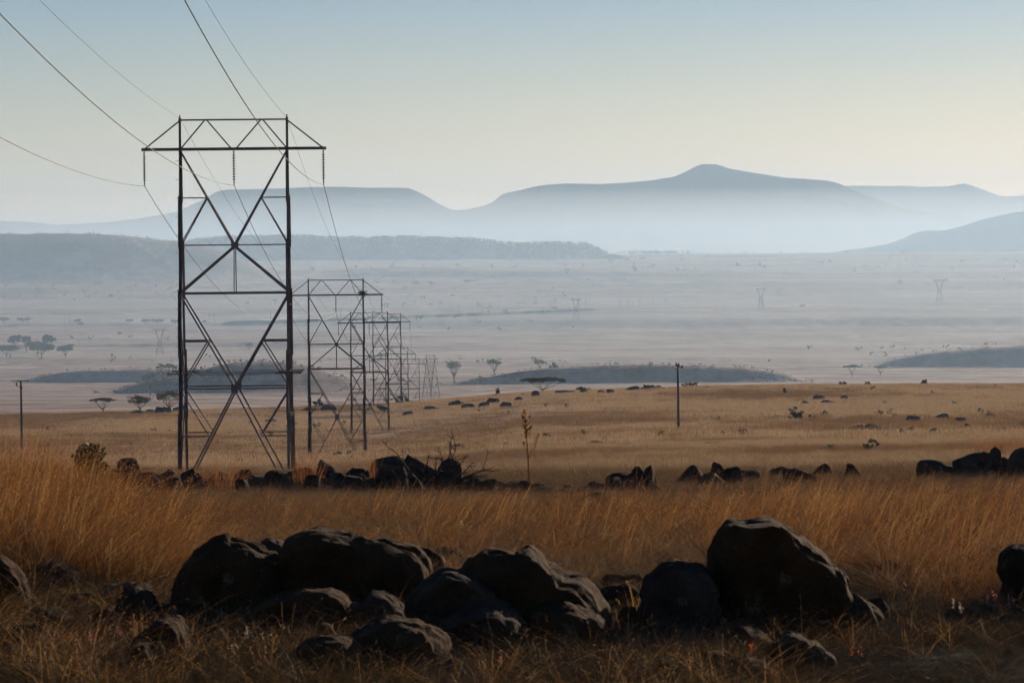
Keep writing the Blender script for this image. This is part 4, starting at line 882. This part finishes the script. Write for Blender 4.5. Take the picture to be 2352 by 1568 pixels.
bush(1588, 891, 876, 52, 'low flat dark bush on the brow right of the lone pole', 28, D=766, n=700, sq=.4)
bush(1935, 888, 873, 18, 'small dark bush on the brow below the umbrella thorn tree', 29, D=764, n=350)
bush(1992, 888, 873, 20, 'pale feathery bush on the brow right of the small dark one', 30, D=764, mat='leaf_acacia', n=250)
bush(2124, 888, 871, 20, 'spiky dark bush on the brow, rightmost', 31, D=764, n=350)
bush(1827, 966, 930, 32, 'upright shrub alone in the open grass right of the lone pole', 32, n=700, mat='leaf_acacia')
bush(1550, 1004, 992, 36, 'low green bush near the foot of the lone pole', 33, n=500, mat='leaf_green')
bush(1803, 906, 890, 10, 'tiny dark bush below the brow right of the lone pole', 34, n=150)
bush(732, 937, 916, 28, 'dark round bush beside the second pylon left leg', 35, n=500)
bush(925, 925, 903, 40, 'bush at the foot of the fourth pylon', 36, D=775, mat='leaf_green', n=500)
bush(1056, 930, 916, 20, 'small round bush among the rocks below the brow', 37, n=300)
bush(1190, 1022, 1010, 12, 'tiny bush by the rock row in the middle of the plain', 38, n=120)
bush(372, 946, 930, 26, 'small tree-like bush below the big spreading thorn tree', 39, D=775, mat='leaf_acacia', n=260)
bush(1272, 843, 831, 20, 'dark rounded bush on the crest of the long valley rise', 40, D=1930, lo=900, hi=2500, n=400)
bush(1448, 899, 890, 20, 'grey shrub on the brow among the rocks', 41, D=745, n=250)
for i, (u, vb, vt, w, lab) in enumerate(((34, 795, 769, 32, 'tall round tree in the dark grove at the left edge'), (60, 797, 771, 24, 'second tree of the dark grove at the left edge'), (112, 792, 766, 32, 'round tree right of the dark grove at the left edge'), (80, 802, 784, 50, 'dark thicket between the grove trees at the left edge'), (15, 812, 792, 60, 'low dark thicket below the grove at the left frame edge'), (95, 812, 788, 60, 'low dark thicket below the round tree at the left edge'), (150, 806, 790, 40, 'thin thicket at the end of the dark grove'))):
    acacia(u, vb, vt, w, 'round', lab, 2300, 4300, 50 + i, D=3150 if i < 4 else 2950, mat='leaf_dark', dens=4.0)
for i, (u, vb, w, h, lab) in enumerate(((10, 748, 26, 22, 'dark tree on the pale strip at the left frame edge'), (55, 744, 34, 16, 'low bushy tree on the pale strip near the left edge'), (178, 744, 18, 12, 'small tree on the pale strip, third from the left'), (186, 750, 12, 10, 'tiny round tree just below the pale strip'), (298, 743, 18, 9, 'small tree on the pale strip left of the near pylon'),
     (335, 746, 24, 14, 'bushy tree by the pale strip, left of a pair'), (362, 746, 30, 14, 'bushy tree by the pale strip, next to the near pylon leg'), (402, 746, 22, 12, 'round tree by the pale strip close to the pylon leg'), (470, 742, 12, 5, 'low shrub on the pale strip inside the near pylon'), (275, 770, 10, 6, 'tiny shrub on the plain below the pale strip'))):
    acacia(u, vb, vb - h, w, 'round', lab, 3000, 6500, 60 + i, mat='leaf_dark', dens=.5)

# ------------------------------------------------------------------ grass
def scatter(name, protos, pos, rz, scl, tilt, idx, lab=None):
    """one object: tufts set out on the points by geometry nodes"""
    col = bpy.data.collections.new(name + '_tufts')
    for i, me in enumerate(protos): col.objects.link(bpy.data.objects.new('%s_tuft_%02d' % (name, i), me))
    me = bpy.data.meshes.new(name); me.vertices.add(len(pos)); me.vertices.foreach_set('co', np.asarray(pos, np.float32).ravel())
    a = me.attributes.new('rot', 'FLOAT_VECTOR', 'POINT'); a.data.foreach_set('vector', np.stack([tilt[:, 0], tilt[:, 1], rz], 1).astype(np.float32).ravel())
    a = me.attributes.new('scl', 'FLOAT_VECTOR', 'POINT'); a.data.foreach_set('vector', np.asarray(scl, np.float32).ravel())
    a = me.attributes.new('pick', 'INT', 'POINT'); a.data.foreach_set('value', np.asarray(idx, np.int32))
    ob = obj(name, me); ng = bpy.data.node_groups.new(name + '_nodes', 'GeometryNodeTree')
    ng.interface.new_socket('Geometry', in_out='INPUT', socket_type='NodeSocketGeometry'); ng.interface.new_socket('Geometry', in_out='OUTPUT', socket_type='NodeSocketGeometry')
    N = ng.nodes; L = ng.links.new
    gi = N.new('NodeGroupInput'); go = N.new('NodeGroupOutput'); ip = N.new('GeometryNodeInstanceOnPoints'); ci = N.new('GeometryNodeCollectionInfo')
    ci.inputs['Collection'].default_value = col; ci.inputs['Separate Children'].default_value = True; ci.inputs['Reset Children'].default_value = True
    def na(nm, tp):
        n = N.new('GeometryNodeInputNamedAttribute'); n.data_type = tp; n.inputs['Name'].default_value = nm; return n.outputs['Attribute']
    ip.inputs['Pick Instance'].default_value = True
    e2r = N.new('FunctionNodeEulerToRotation'); L(na('rot', 'FLOAT_VECTOR'), e2r.inputs[0]); L(e2r.outputs[0], ip.inputs['Rotation'])
    L(na('scl', 'FLOAT_VECTOR'), ip.inputs['Scale']); L(na('pick', 'INT'), ip.inputs['Instance Index'])
    L(gi.outputs[0], ip.inputs['Points']); L(ci.outputs[0], ip.inputs['Instance']); L(ip.outputs[0], go.inputs[0])
    md = ob.modifiers.new('tufts', 'NODES'); md.node_group = ng
    if lab: ob['label'] = lab
    return tag(ob, kind='stuff')
def sow(n, u0, u1, d0, d1, dens_fn, seed):
    """n candidate points spread evenly over the ground area, thinned by dens_fn(u, D, x, y)"""
    r = np.random.default_rng(seed); D = np.sqrt(r.uniform(d0 * d0, d1 * d1, n)); u = r.uniform(u0, u1, n)
    p = on_ground(u, D); keep = r.random(n) < dens_fn(u, D, p[:, 0], p[:, 1]); return u[keep], D[keep], p[keep], r
K = 10
# near: red grass (tall), pale matted grass (short)
tall = [tuft_mesh('red_tuft', dict(n=95 if i % 3 else 45, rad=.13 if i % 3 else .2, h0=.35, h1=1.0, w=.0050 if i % 3 else .0075, lean=.34 if i % 3 else .5, bend=.45 if i % 3 else .75, seed=500 + i, wind=(.10 if i % 2 else -.05, 0), plume=.35), 'grass_near') for i in range(K)]
short = [tuft_mesh('pale_tuft', dict(n=70, rad=.12, h0=.3, h1=1.0, w=.0046, lean=.5, bend=.6, seed=540 + i, wind=(.04, 0), plume=.18), 'grass_pale') for i in range(K)]
green = [tuft_mesh('shade_dark_tuft', dict(n=45, rad=.10, h0=.3, h1=1.0, w=.004, lean=.45, bend=.7, seed=580 + i, wind=(.03, 0)), 'grass_green') for i in range(K)]
def front(u): return np.interp(u, [-300, 380, 460, 2000, 2080, 2700], [24.6, 25.0, 26.6, 26.4, 24.0, 24.0])
def tallness(u, D):       # how much the red grass stands at this place
    f = front(u)
    left = sstep((640 - u) / 330) * sstep((D - f) / 1.2) * (1 - sstep((D - np.interp(u, [0, 200, 300, 600], [40, 36, 31, 28])) / 7))
    right = .62 * sstep((u - 1430) / 260) * sstep((D - f) / 2) * (1 - .8 * sstep((D - 33) / 8))
    mid = .44 * sstep((D - f) / 2) * (1 - sstep((D - 37) / 5))
    return np.maximum(np.maximum(left, right), mid)
u, D, p, r = sow(24000, -260, 2620, 22, 66, lambda u, D, x, y: np.clip(tallness(u, D) * (.8 + 3.0 * fbm(x * 1.6, y * 1.6, 3)), 0, 1), 1)
h = (.22 + .50 * tallness(u, D)) * (1 + .8 * fbm(p[:, 0] * .5, p[:, 1] * .5)) * r.uniform(.55, 1.3, len(u)) * np.interp(u, [0, 150, 300, 450, 600, 1300, 1301], [1.05, 1, .78, .66, .6, .7, .78])
scatter('red_grass', tall, p, r.uniform(-.5, .5, len(u)), np.stack([.55 + h * .6, .55 + h * .6, h], 1), r.normal(0, .06, (len(u), 2)), r.integers(0, K, len(u)))
tops = [tuft_mesh('seed_stems', dict(n=9, rad=.2, h0=.6, h1=1.0, w=.0045, lean=.2, bend=.4, seed=560 + i, wind=(.3, 0), plume=.9), 'grass_thatch' if i % 2 else 'straw') for i in range(6)]
u2, D2, p2, r2 = sow(5200, -260, 2620, 24, 46, lambda u, D, x, y: np.clip(tallness(u, D) * (.6 + 2.5 * fbm(x * .7 + 5, y * .7)), .02, 1) * (D > front(u)), 11)
h2 = (.36 + .62 * tallness(u2, D2)) * r2.uniform(.6, 1.35, len(u2)) * np.interp(u2, [0, 150, 300, 450, 600, 1300, 1301], [1.1, 1, .8, .66, .6, .8, .85])
scatter('seed_stems', tops, p2, r2.uniform(-.6, .6, len(u2)), np.stack([.8 + 0 * h2, .8 + 0 * h2, h2], 1), r2.normal(0, .08, (len(u2), 2)), r2.integers(0, 6, len(u2)))
u, D, p, r = sow(38000, -260, 2620, 24, 66, lambda u, D, x, y: np.clip(.95 - .5 * tallness(u, D), 0, 1) * np.clip(.75 + 2 * fbm(x * .4, y * .4), .15, 1) * (D > front(u) - .8), 2)
h = np.interp(D, [23, 28, 40, 46, 50, 66], [.15, .22, .22, .09, .13, .32]) * (1 + .9 * fbm(p[:, 0] * .7, p[:, 1] * .7)) * r.uniform(.7, 1.3, len(u))
scatter('pale_grass', short, p, r.uniform(0, 6.28, len(u)), np.stack([.65 + h * .7, .65 + h * .7, h], 1), r.normal(0, .08, (len(u), 2)), r.integers(0, K, len(u)))
u, D, p, r = sow(17000, -260, 2620, 16.5, 26.5, lambda u, D, x, y: np.clip(.45 + 2.2 * fbm(x * .8, y * .8) + .35 * sstep((u - 1500) / 500), .04, 1), 3)
h = .15 * (1 + 1.2 * fbm(p[:, 0] * 1.1, p[:, 1] * 1.1)) * r.uniform(.4, 1.8, len(u)) * np.where(u > 1780, .55, 1)
scatter('shade_dark_grass', green, p, r.uniform(0, 6.28, len(u)), np.stack([.5 + h * 1.5, .5 + h * 1.5, h], 1), r.normal(0, .1, (len(u), 2)), r.integers(0, K, len(u)))
# the plain
mid_t = [tuft_mesh('plain_tuft', dict(n=80, rad=.32, h0=.4, h1=1.0, w=.009, lean=.26, bend=.35, seed=620 + i, wind=(.06, 0), plume=.12), 'grass_plain' if i < 6 else 'grass_plain2') for i in range(K)]
u, D, p, r = sow(30000, -200, 2560, 62, 300, lambda u, D, x, y: np.clip(.7 + 2.2 * fbm(x * .25, y * .12, 5), .12, 1), 4)
h = np.interp(D, [62, 120, 200, 300], [.32, .36, .48, .58]) * (1 + .8 * fbm(p[:, 0] * .15 + 4, p[:, 1] * .06)) * r.uniform(.7, 1.25, len(u))
pk = np.where(fbm(p[:, 0] * .05 + 60, p[:, 1] * .02, 4) + r.normal(0, .08, len(u)) > .06, r.integers(6, K, len(u)), r.integers(0, 6, len(u)))
scatter('plain_grass', mid_t, p, r.uniform(0, 6.28, len(u)), np.stack([1.0 + 0 * h, 1.0 + 0 * h, h], 1), r.normal(0, .05, (len(u), 2)), pk)
far_t = [tuft_mesh('far_tuft', dict(n=110, rad=1.7, h0=.45, h1=1.0, w=.03, lean=.14, bend=.3, seed=660 + i, wind=(.10, 0)), 'grass_plain' if i < 6 else 'grass_plain2') for i in range(K)]
u, D, p, r = sow(22000, -150, 2500, 290, 800, lambda u, D, x, y: np.clip(.75 + 1.8 * fbm(x * .035, y * .02), .2, 1), 5)
h = .62 * (1 + 1.1 * fbm(p[:, 0] * .04 + 4, p[:, 1] * .02)) * r.uniform(.7, 1.25, len(u))
pk = np.where(fbm(p[:, 0] * .02 + 60, p[:, 1] * .009, 4) + r.normal(0, .08, len(u)) > .06, r.integers(6, K, len(u)), r.integers(0, 6, len(u)))
scatter('brow_grass', far_t, p, r.uniform(0, 6.28, len(u)), np.stack([1.1 + 0 * h, 1.1 + 0 * h, h], 1), r.normal(0, .04, (len(u), 2)), pk)

# ------------------------------------------------------------------ single plants near the camera
def tuft_thing(u, vb, D, args, mat, lab, cat='grass', group='tall grass clumps', name='grass_clump', seed=0):
    D = D or depth_at(u, vb, 16, 70); t = obj(name, tuft_mesh(name, dict(args, seed=seed), mat)); t.location = G1(u, D); t.location.z -= .03
    return tag(t, lab, cat, group)
tuft_thing(512, 1130, 46.5, dict(n=190, rad=.20, h0=.35, h1=.66, w=.006, lean=.30, bend=.25, wind=(.05, 0), plume=.5), 'grass_thatch', 'fan of red thatch grass under the near pylon', seed=901)
tuft_thing(702, 1120, 46.8, dict(n=160, rad=.13, h0=.28, h1=.74, w=.006, lean=.16, bend=.2, wind=(.02, 0), plume=.9), 'grass_thatch', 'tall seedy thatch clump beside the near pylon right leg', seed=902)
tuft_thing(700, 1116, 46.6, dict(n=160, rad=.12, h0=.15, h1=.42, w=.008, lean=.2, bend=.3, wind=(.02, 0)), 'leaf_green', 'dark green base of the seedy clump beside the pylon leg', seed=903)
tuft_thing(884, 1130, 46.2, dict(n=90, rad=.08, h0=.22, h1=.46, w=.008, lean=.2, bend=.3, wind=(-.02, 0)), 'grass_green', 'green tuft growing on the large square wall stone', seed=904)
tuft_thing(855, 1130, 47.5, dict(n=30, rad=.05, h0=.4, h1=.78, w=.006, lean=.08, bend=.1, wind=(.03, 0), plume=.6), 'grass_thatch', 'few thin seed stalks left of the thorn bush', seed=905)
o = obj('grass_clump', tuft_mesh('grass_clump', dict(n=300, rad=1.0, h0=.5, h1=1.2, w=.016, lean=.3, bend=.35, seed=907, wind=(.12, 0)), 'grass_thatch')); o.location = G1(2296, 150); tag(o, 'wide reddish thatch clump on the plain near the right edge', 'grass', 'tall grass clumps')
GP = [(120, 1330, .55, 22, 'tall orange stalks rising from the rocks at the far left'), (262, 1350, .62, 14, 'pale stalk standing before the red grass, left'), (470, 1440, .32, 10, 'thin stalks crossing the sloping boulder'), (555, 1390, .42, 12, 'straight stalks in front of the long flat boulder'),
      (735, 1500, .34, 12, 'crossed thin stalks before the low brown slab'), (1010, 1530, .30, 14, 'stalks before the broad reddish stone'), (1180, 1530, .38, 18, 'slender stalks before the hump-backed boulder'), (1330, 1500, .34, 16, 'bent orange stalks at the right foot of the hump-backed boulder'),
      (1475, 1450, .42, 30, 'upright green and orange tuft between the two big boulders'), (1580, 1455, .44, 16, 'leaning seedy stalks left of the biggest boulder'), (1690, 1480, .34, 12, 'seedy stalks in front of the biggest boulder'), (330, 1500, .34, 18, 'bent stalks before the red grass, lower left'),
      (170, 1540, .4, 20, 'seedy stalks at the lower left corner'), (60, 1560, .34, 18, 'stalk tuft in the lower left corner'), (890, 1560, .26, 14, 'short stalks at the frame bottom, left of centre'), (1260, 1560, .28, 16, 'short stalks at the frame bottom, right of centre'), (610, 1560, .3, 14, 'stalks at the frame bottom behind pale flowers')]
for i, (u, vb, h, n, lab) in enumerate(GP):
    tuft_thing(u, vb, None, dict(n=n, rad=.06, h0=h * .45, h1=h, w=.0045, lean=.22, bend=.4, wind=(.08, 0), plume=.4), 'straw' if i % 3 else 'grass_near', lab, group='loose stalks among the boulders', name='grass_stalks', seed=920 + i)
# flower spikes
def flower(u, v, mat, n, lab, seed, hmul=1.0):
    """herb whose lit head is seen at (u, v)"""
    r = random.Random(seed); D = depth_at(u, v + r.uniform(28, 60), 14, 40); head = Vector(P(u, v, D)); g = G1(u, D); t = empty('flowering_herb', g); tag(t, lab, 'flower', 'flowering herbs among the stones')
    top = head - g; st = MB(); fl = []
    for k in range(n):
        q = Vector((r.gauss(0, .028), r.gauss(0, .03), r.gauss(0, .02))) if k else Vector((0, 0, 0)); e = top + q
        st.tube([(0, 0, 0), (e.x * .4, e.y * .4, e.z * .55), e], [.0028, .0022, .0014], 4)
        for m in range(14):
            f = m / 14; fl.append((e.x + r.gauss(0, .005), e.y + r.gauss(0, .005), e.z - .03 + f * .065 * hmul, .0042 * (1.2 - f * .6)))
    for k in range(10):
        a = r.uniform(0, 6.28); z = r.uniform(.1, .8) * top.z; st.tube([(0, 0, z * .8), (math.cos(a) * .03, math.sin(a) * .03, z)], [.003, .001], 3)
    st.build('stems', M['grass_green'], t)
    V, Fc, ti = leaf_cloud(fl, 22 * n, .0046, 1.0, seed); me = mesh_np('blossom', V, Fc, M[mat]); a = me.attributes.new('tint', 'FLOAT', 'POINT'); a.data.foreach_set('value', ti.astype(np.float32)); obj('blossom', me, t)
FL = [(207, 1467, 'flower_pink', 3, 'pair of pink plumes, lower left'), (277, 1458, 'flower_pink', 2, 'upright pink plume left of the pale spikes'), (180, 1519, 'flower_pink', 2, 'small pink plume at the lower left'), (366, 1520, 'flower_pink', 2, 'small pink plume below the upright stone'), (112, 1515, 'flower_white', 4, 'pale cluster at the lower left'),
      (512, 1418, 'flower_white', 3, 'tallest pale flower spike, left of the low slab'), (566, 1456, 'flower_white', 3, 'pale flower spike in the middle of the group'), (602, 1466, 'flower_white', 3, 'pale spike above the pink one'), (650, 1448, 'flower_white', 2, 'slender pale spike, rightmost of the group'), (596, 1494, 'flower_pink', 2, 'coral pink spike among the pale ones'), (594, 1526, 'flower_pink', 2, 'coral plume below the pale spikes'),
      (627, 1477, 'flower_pink', 1, 'single dusky pink floret right of the pale spikes'), (545, 1490, 'flower_white', 3, 'pale leaning spike below the group'), (1112, 1528, 'flower_white', 2, 'white plume at the frame bottom, centre'), (1150, 1518, 'flower_pink', 3, 'pink plume beside the white one, centre bottom'), (1450, 1494, 'flower_white', 2, 'white spike below the tuft between boulders'),
      (1722, 1492, 'flower_red', 3, 'bright red bloom on the dark stones'), (1772, 1470, 'flower_red', 1, 'small red bloom above the bright one'), (1776, 1548, 'flower_red', 2, 'small glowing red bloom at the frame bottom'), (1975, 1492, 'flower_red', 2, 'red bloom on the mossy ground'), (1060, 1204, 'flower_white', 3, 'white plume standing in the grass above the middle gap'), (868, 1222, 'flower_white', 2, 'small white plume above the long flat boulder'),
      (2270, 1375, 'flower_pink', 4, 'drift of pink plumes near the right edge, left part'), (2320, 1385, 'flower_pink', 5, 'drift of pink plumes near the right edge, right part'), (2205, 1395, 'flower_white', 4, 'pale plumes left of the pink drift'), (2080, 1345, 'flower_pink', 2, 'pink plume right of the biggest boulder'), (1975, 1398, 'flower_pink', 3, 'pink plumes touching the right side of the biggest boulder'), (2240, 1352, 'flower_pink', 3, 'pink plumes above the drift near the right edge'), (1020, 1290, 'flower_pink', 3, 'pink plumes in the gap left of the hump-backed boulder')]
for i, (u, v, m, n, lab) in enumerate(FL):
    flower(u, v, m, n, lab, 40 + i)
# tall dry weed in front of the plain
def weed(u, vb, vt, D, lab, seed):
    r = random.Random(seed); g = G1(u, D); top = Vector(P(u - 12, vt, D)) - g; t = empty('dry_weed', g); tag(t, lab, 'weed')
    st = MB(); pts = [Vector((top.x * (f ** 1.3) , 0, top.z * f)) for f in np.linspace(0, 1, 8)]; st.tube(pts, list(np.linspace(.012, .004, 8)), 6); c = []
    for f, s, L in ((.45, 1, .30), (.55, -1, .1), (.7, 1, .12), (.82, 1, .12), (.86, -1, .08)):
        b0 = pts[0].lerp(pts[-1], f); b0.x = top.x * f ** 1.3; e = b0 + Vector((s * L * .45, r.uniform(-.03, .03), L)); st.tube([b0, b0.lerp(e, .5) + Vector((s * .015, 0, -.01)), e], [.006, .004, .003], 5)
        for m in range(7): q = b0.lerp(e, r.uniform(.6, 1)); c.append((q.x, q.y, q.z, .012))
    for m in range(46):
        f = r.uniform(.62, 1.0) ** .8; c.append((top.x * f ** 1.3 + r.gauss(0, .012), r.gauss(0, .01), top.z * f, .010 + .008 * (f > .85)))
    st.build('stem', M['straw'], t, True); obj('seed_heads', leaf_mesh('seed_heads', c, 620, .013, 1.0, 'straw', seed), t)['kind'] = 'stuff'
weed(1217, 1200, 940, 45, 'tall dry weed stalk with orange seed heads before the plain', 3)
# bare thorn bush on the wall
def thorn_bush(u, D, lab, seed):
    r = random.Random(seed); g = G1(u, D); t = empty('thorn_bush', g); tag(t, lab, 'bush')
    def grow(p, d, L, rad, lv, mb):
        pts = [p]; dd = Vector(d)
        for k in range(5):
            dd = (dd + Vector((r.gauss(0, .16), r.gauss(0, .16), r.gauss(0, .10)))).normalized(); pts.append(pts[-1] + dd * L / 5)
        mb.tube(pts, list(np.linspace(rad, rad * .45, 6)), 4)
        if lv <= 0: return
        for k in range(5 if lv > 1 else 7):
            q = pts[r.randint(1, 5)]; e = (dd + Vector((r.gauss(0, .8), r.gauss(0, .8), r.gauss(0, .45)))).normalized(); grow(q, e, L * r.uniform(.28, .5), rad * .55, lv - 1, mb)
    for k, (x, z, L) in enumerate(((-.75, 1.0, .78), (-.35, .8, .55), (.05, 1.1, .55), (.2, .9, .6), (.55, 1.0, .66), (.85, .6, .62), (1.0, .25, .6), (.7, .1, .6), (-.2, .5, .45), (.4, .5, .5), (1.1, .45, .66), (-1.0, .55, .42))):
        mb = MB(); grow(Vector((x * .14, r.uniform(-.1, .1), .12)), Vector((x, r.uniform(-.35, .1), z + .15)).normalized(), L * .76, .010, 2, mb); mb.build('branch', M['twig'], t)
thorn_bush(992, 45.4, 'bare dark thorn bush sprawling over the wall blocks', 5)
# woodland on the far ridge, scrub in the valley
def scrub(name, n, fn, seed, mat='leaf_dark', lf=8, flat=.6):
    r = np.random.default_rng(seed); u, D, size = fn(r, n); p = on_ground(u, D); c = []
    C = np.concatenate([p + np.stack([0 * u, 0 * u, size * .55], 1), (size * .5)[:, None]], 1)
    k = np.repeat(np.arange(len(C)), lf); m = len(k); d = r.normal(size=(m, 3)); d /= np.linalg.norm(d, axis=1)[:, None]
    q = C[k, :3] + d * (C[k, 3] * np.cbrt(r.uniform(.1, 1, m)))[:, None] * np.array([1.25, 1.25, flat * 1.4]); a = r.normal(size=(m, 3)); a /= np.linalg.norm(a, axis=1)[:, None]; b = r.normal(size=(m, 3)); b -= a * (a * b).sum(1)[:, None]; b /= np.linalg.norm(b, axis=1)[:, None]
    s = (C[k, 3] * r.uniform(.3, .6, m))[:, None]; V = np.stack([q - a * s, q - b * s * .7, q + a * s, q + b * s * .7], 1).reshape(-1, 3)
    me = mesh_np(name, V, np.arange(m * 4).reshape(m, 4), M[mat]); at = me.attributes.new('tint', 'FLOAT', 'POINT'); at.data.foreach_set('value', np.repeat(r.random(m), 4).astype(np.float32))
    return tag(obj(name, me), kind='stuff')
def f_ridge(r, n): 
    u = r.uniform(380, 1430, n); D = 8600 - np.abs(r.normal(0, 1, n)) * 70 + r.uniform(0, 25, n); return u, D, r.uniform(3.5, 8, n)
scrub('ridge_woodland', 2600, f_ridge, 1)
def f_brow(r, n):
    u = np.concatenate([r.normal(1500, 45, n // 2), r.uniform(1440, 2352, n - n // 2)]); D = r.uniform(9350, 9520, n); return u, D, r.uniform(3, 7, n) * np.where(u < 1600, 1.5, 1)
scrub('skyline_scrub', 150, f_brow, 2)
def f_val(r, n):
    D = np.exp(r.uniform(math.log(2700), math.log(9000), n * 6)); u = r.uniform(-100, 2450, n * 6); p = P(u, np.full_like(u, 700.), D)
    w = fbm(p[:, 0] * .0022 + 40, p[:, 1] * .0016 + 13, 4); band = .10 * np.exp(-((D - 7300) / 500) ** 2) + .05 * np.exp(-((D - 4150) / 200) ** 2) * (u < 260); k = np.nonzero(w + band + .05 * (D > 6200) > .105)[0]; k = r.permutation(k)[:n]; return u[k], D[k], r.uniform(2, 8, len(k)) * np.clip(D[k] / 5500, .6, 1.3)
scrub('valley_scrub', 420, f_val, 3)
def f_hill(r, n):
    return r.uniform(-20, 430, n), np.concatenate([r.uniform(6480, 6620, n // 3), r.uniform(5500, 6500, n - n // 3)]), r.uniform(2, 5, n)
scrub('hillside_scrub', 420, f_hill, 4)
# small stones filling the near wall
fill = [(u, v) for u, v in ((420, 1400), (500, 1420), (640, 1400), (690, 1440), (1000, 1420), (1060, 1480), (1400, 1430), (1440, 1470), (1520, 1440), (1560, 1500), (1620, 1500), (1500, 1540), (1380, 1520), (1230, 1500), (900, 1500), (830, 1440), (760, 1510), (560, 1480), (480, 1500), (420, 1460), (250, 1440), (180, 1420), (110, 1450), (60, 1400), (300, 1400), (360, 1430), (1880, 1480), (1950, 1455), (1830, 1545), (1660, 1560), (1990, 1440), (40, 1500), (330, 1560), (1000, 1566), (960, 1340), (1430, 1370), (2330, 1440), (2300, 1300), (620, 1350))]
for k, i in enumerate(sorted(range(len(fill)), key=lambda i: fill[i][0])):
    u, v = fill[i]; rr = random.Random(700 + i); w = rr.uniform(70, 150); hh = rr.uniform(45, 95)
    plain_rock('small_stone', u - w / 2, u + w / 2, v - hh, v, 'small dark stone filling the near wall, %s such stone from the left' % nth(k), 'small stones between the near boulders', 700 + i, 16, 40, 'rock' if i % 3 else 'rock_grey')

def f_mound(r, n):
    u = []; D = []
    for Dm, top, sl, wb, b_ in RISES[3:7]:
        m = n // 4; uu = r.uniform(top[0][0], top[-1][0], m); u.append(uu); D.append(Dm - np.abs(r.normal(0, 14, m)) + r.uniform(-4, 12, m))
    return np.concatenate(u), np.concatenate(D), r.uniform(.5, 1.9, (n // 4) * 4)
scrub('rise_scrub', 900, f_mound, 6)

loose = [tuft_mesh('loose_stems', dict(n=13, rad=.07, h0=.4, h1=1.0, w=.0036, lean=.34, bend=.55, seed=740 + i, wind=(.05, 0), plume=.35), ('grass_near', 'straw', 'grass_green', 'grass_pale')[i % 4]) for i in range(8)]
u, D, p, r = sow(5600, -200, 2560, 17.5, 26.8, lambda u, D, x, y: np.clip(.35 + 2.4 * fbm(x * 1.1 + 8, y * 1.1, 3), .03, 1) * np.where(u > 1950, .4, 1), 12)
h = r.uniform(.12, .46, len(u)) * np.interp(u, [0, 420, 1900, 2000], [1.15, .85, .85, .6])
scatter('loose_stems', loose, p, r.uniform(0, 6.28, len(u)), np.stack([h * 1.6 + .2, h * 1.6 + .2, h], 1), r.normal(0, .1, (len(u), 2)), r.integers(0, 8, len(u)))

def f_herb(r, n):
    D = np.sqrt(r.uniform(170 ** 2, 745 ** 2, n * 4)); u = r.uniform(-60, 2420, n * 4); p = P(u, np.full_like(u, 1000.), D); w = fbm(p[:, 0] * .03 + 3, p[:, 1] * .02, 4); k = np.nonzero(w > .03)[0][:n]; return u[k], D[k], r.uniform(.25, .8, len(k))
scrub('veld_herbs', 110, f_herb, 8, 'leaf_acacia', 26, .8)

# pebbles on the mossy track side
pr_ = random.Random(5)
for i, u in enumerate(sorted(pr_.uniform(1850, 2345) for _ in range(26))):
    v = pr_.uniform(1450, 1562); w = pr_.uniform(12, 30)
    plain_rock('pebble', u - w / 2, u + w / 2, v - w * .5, v, 'small loose stone on the mossy ground, lower right, %s from the left' % nth(i), 'loose stones on the mossy ground', 900 + i, 16, 40, 'rock_grey', ICO2, 5)
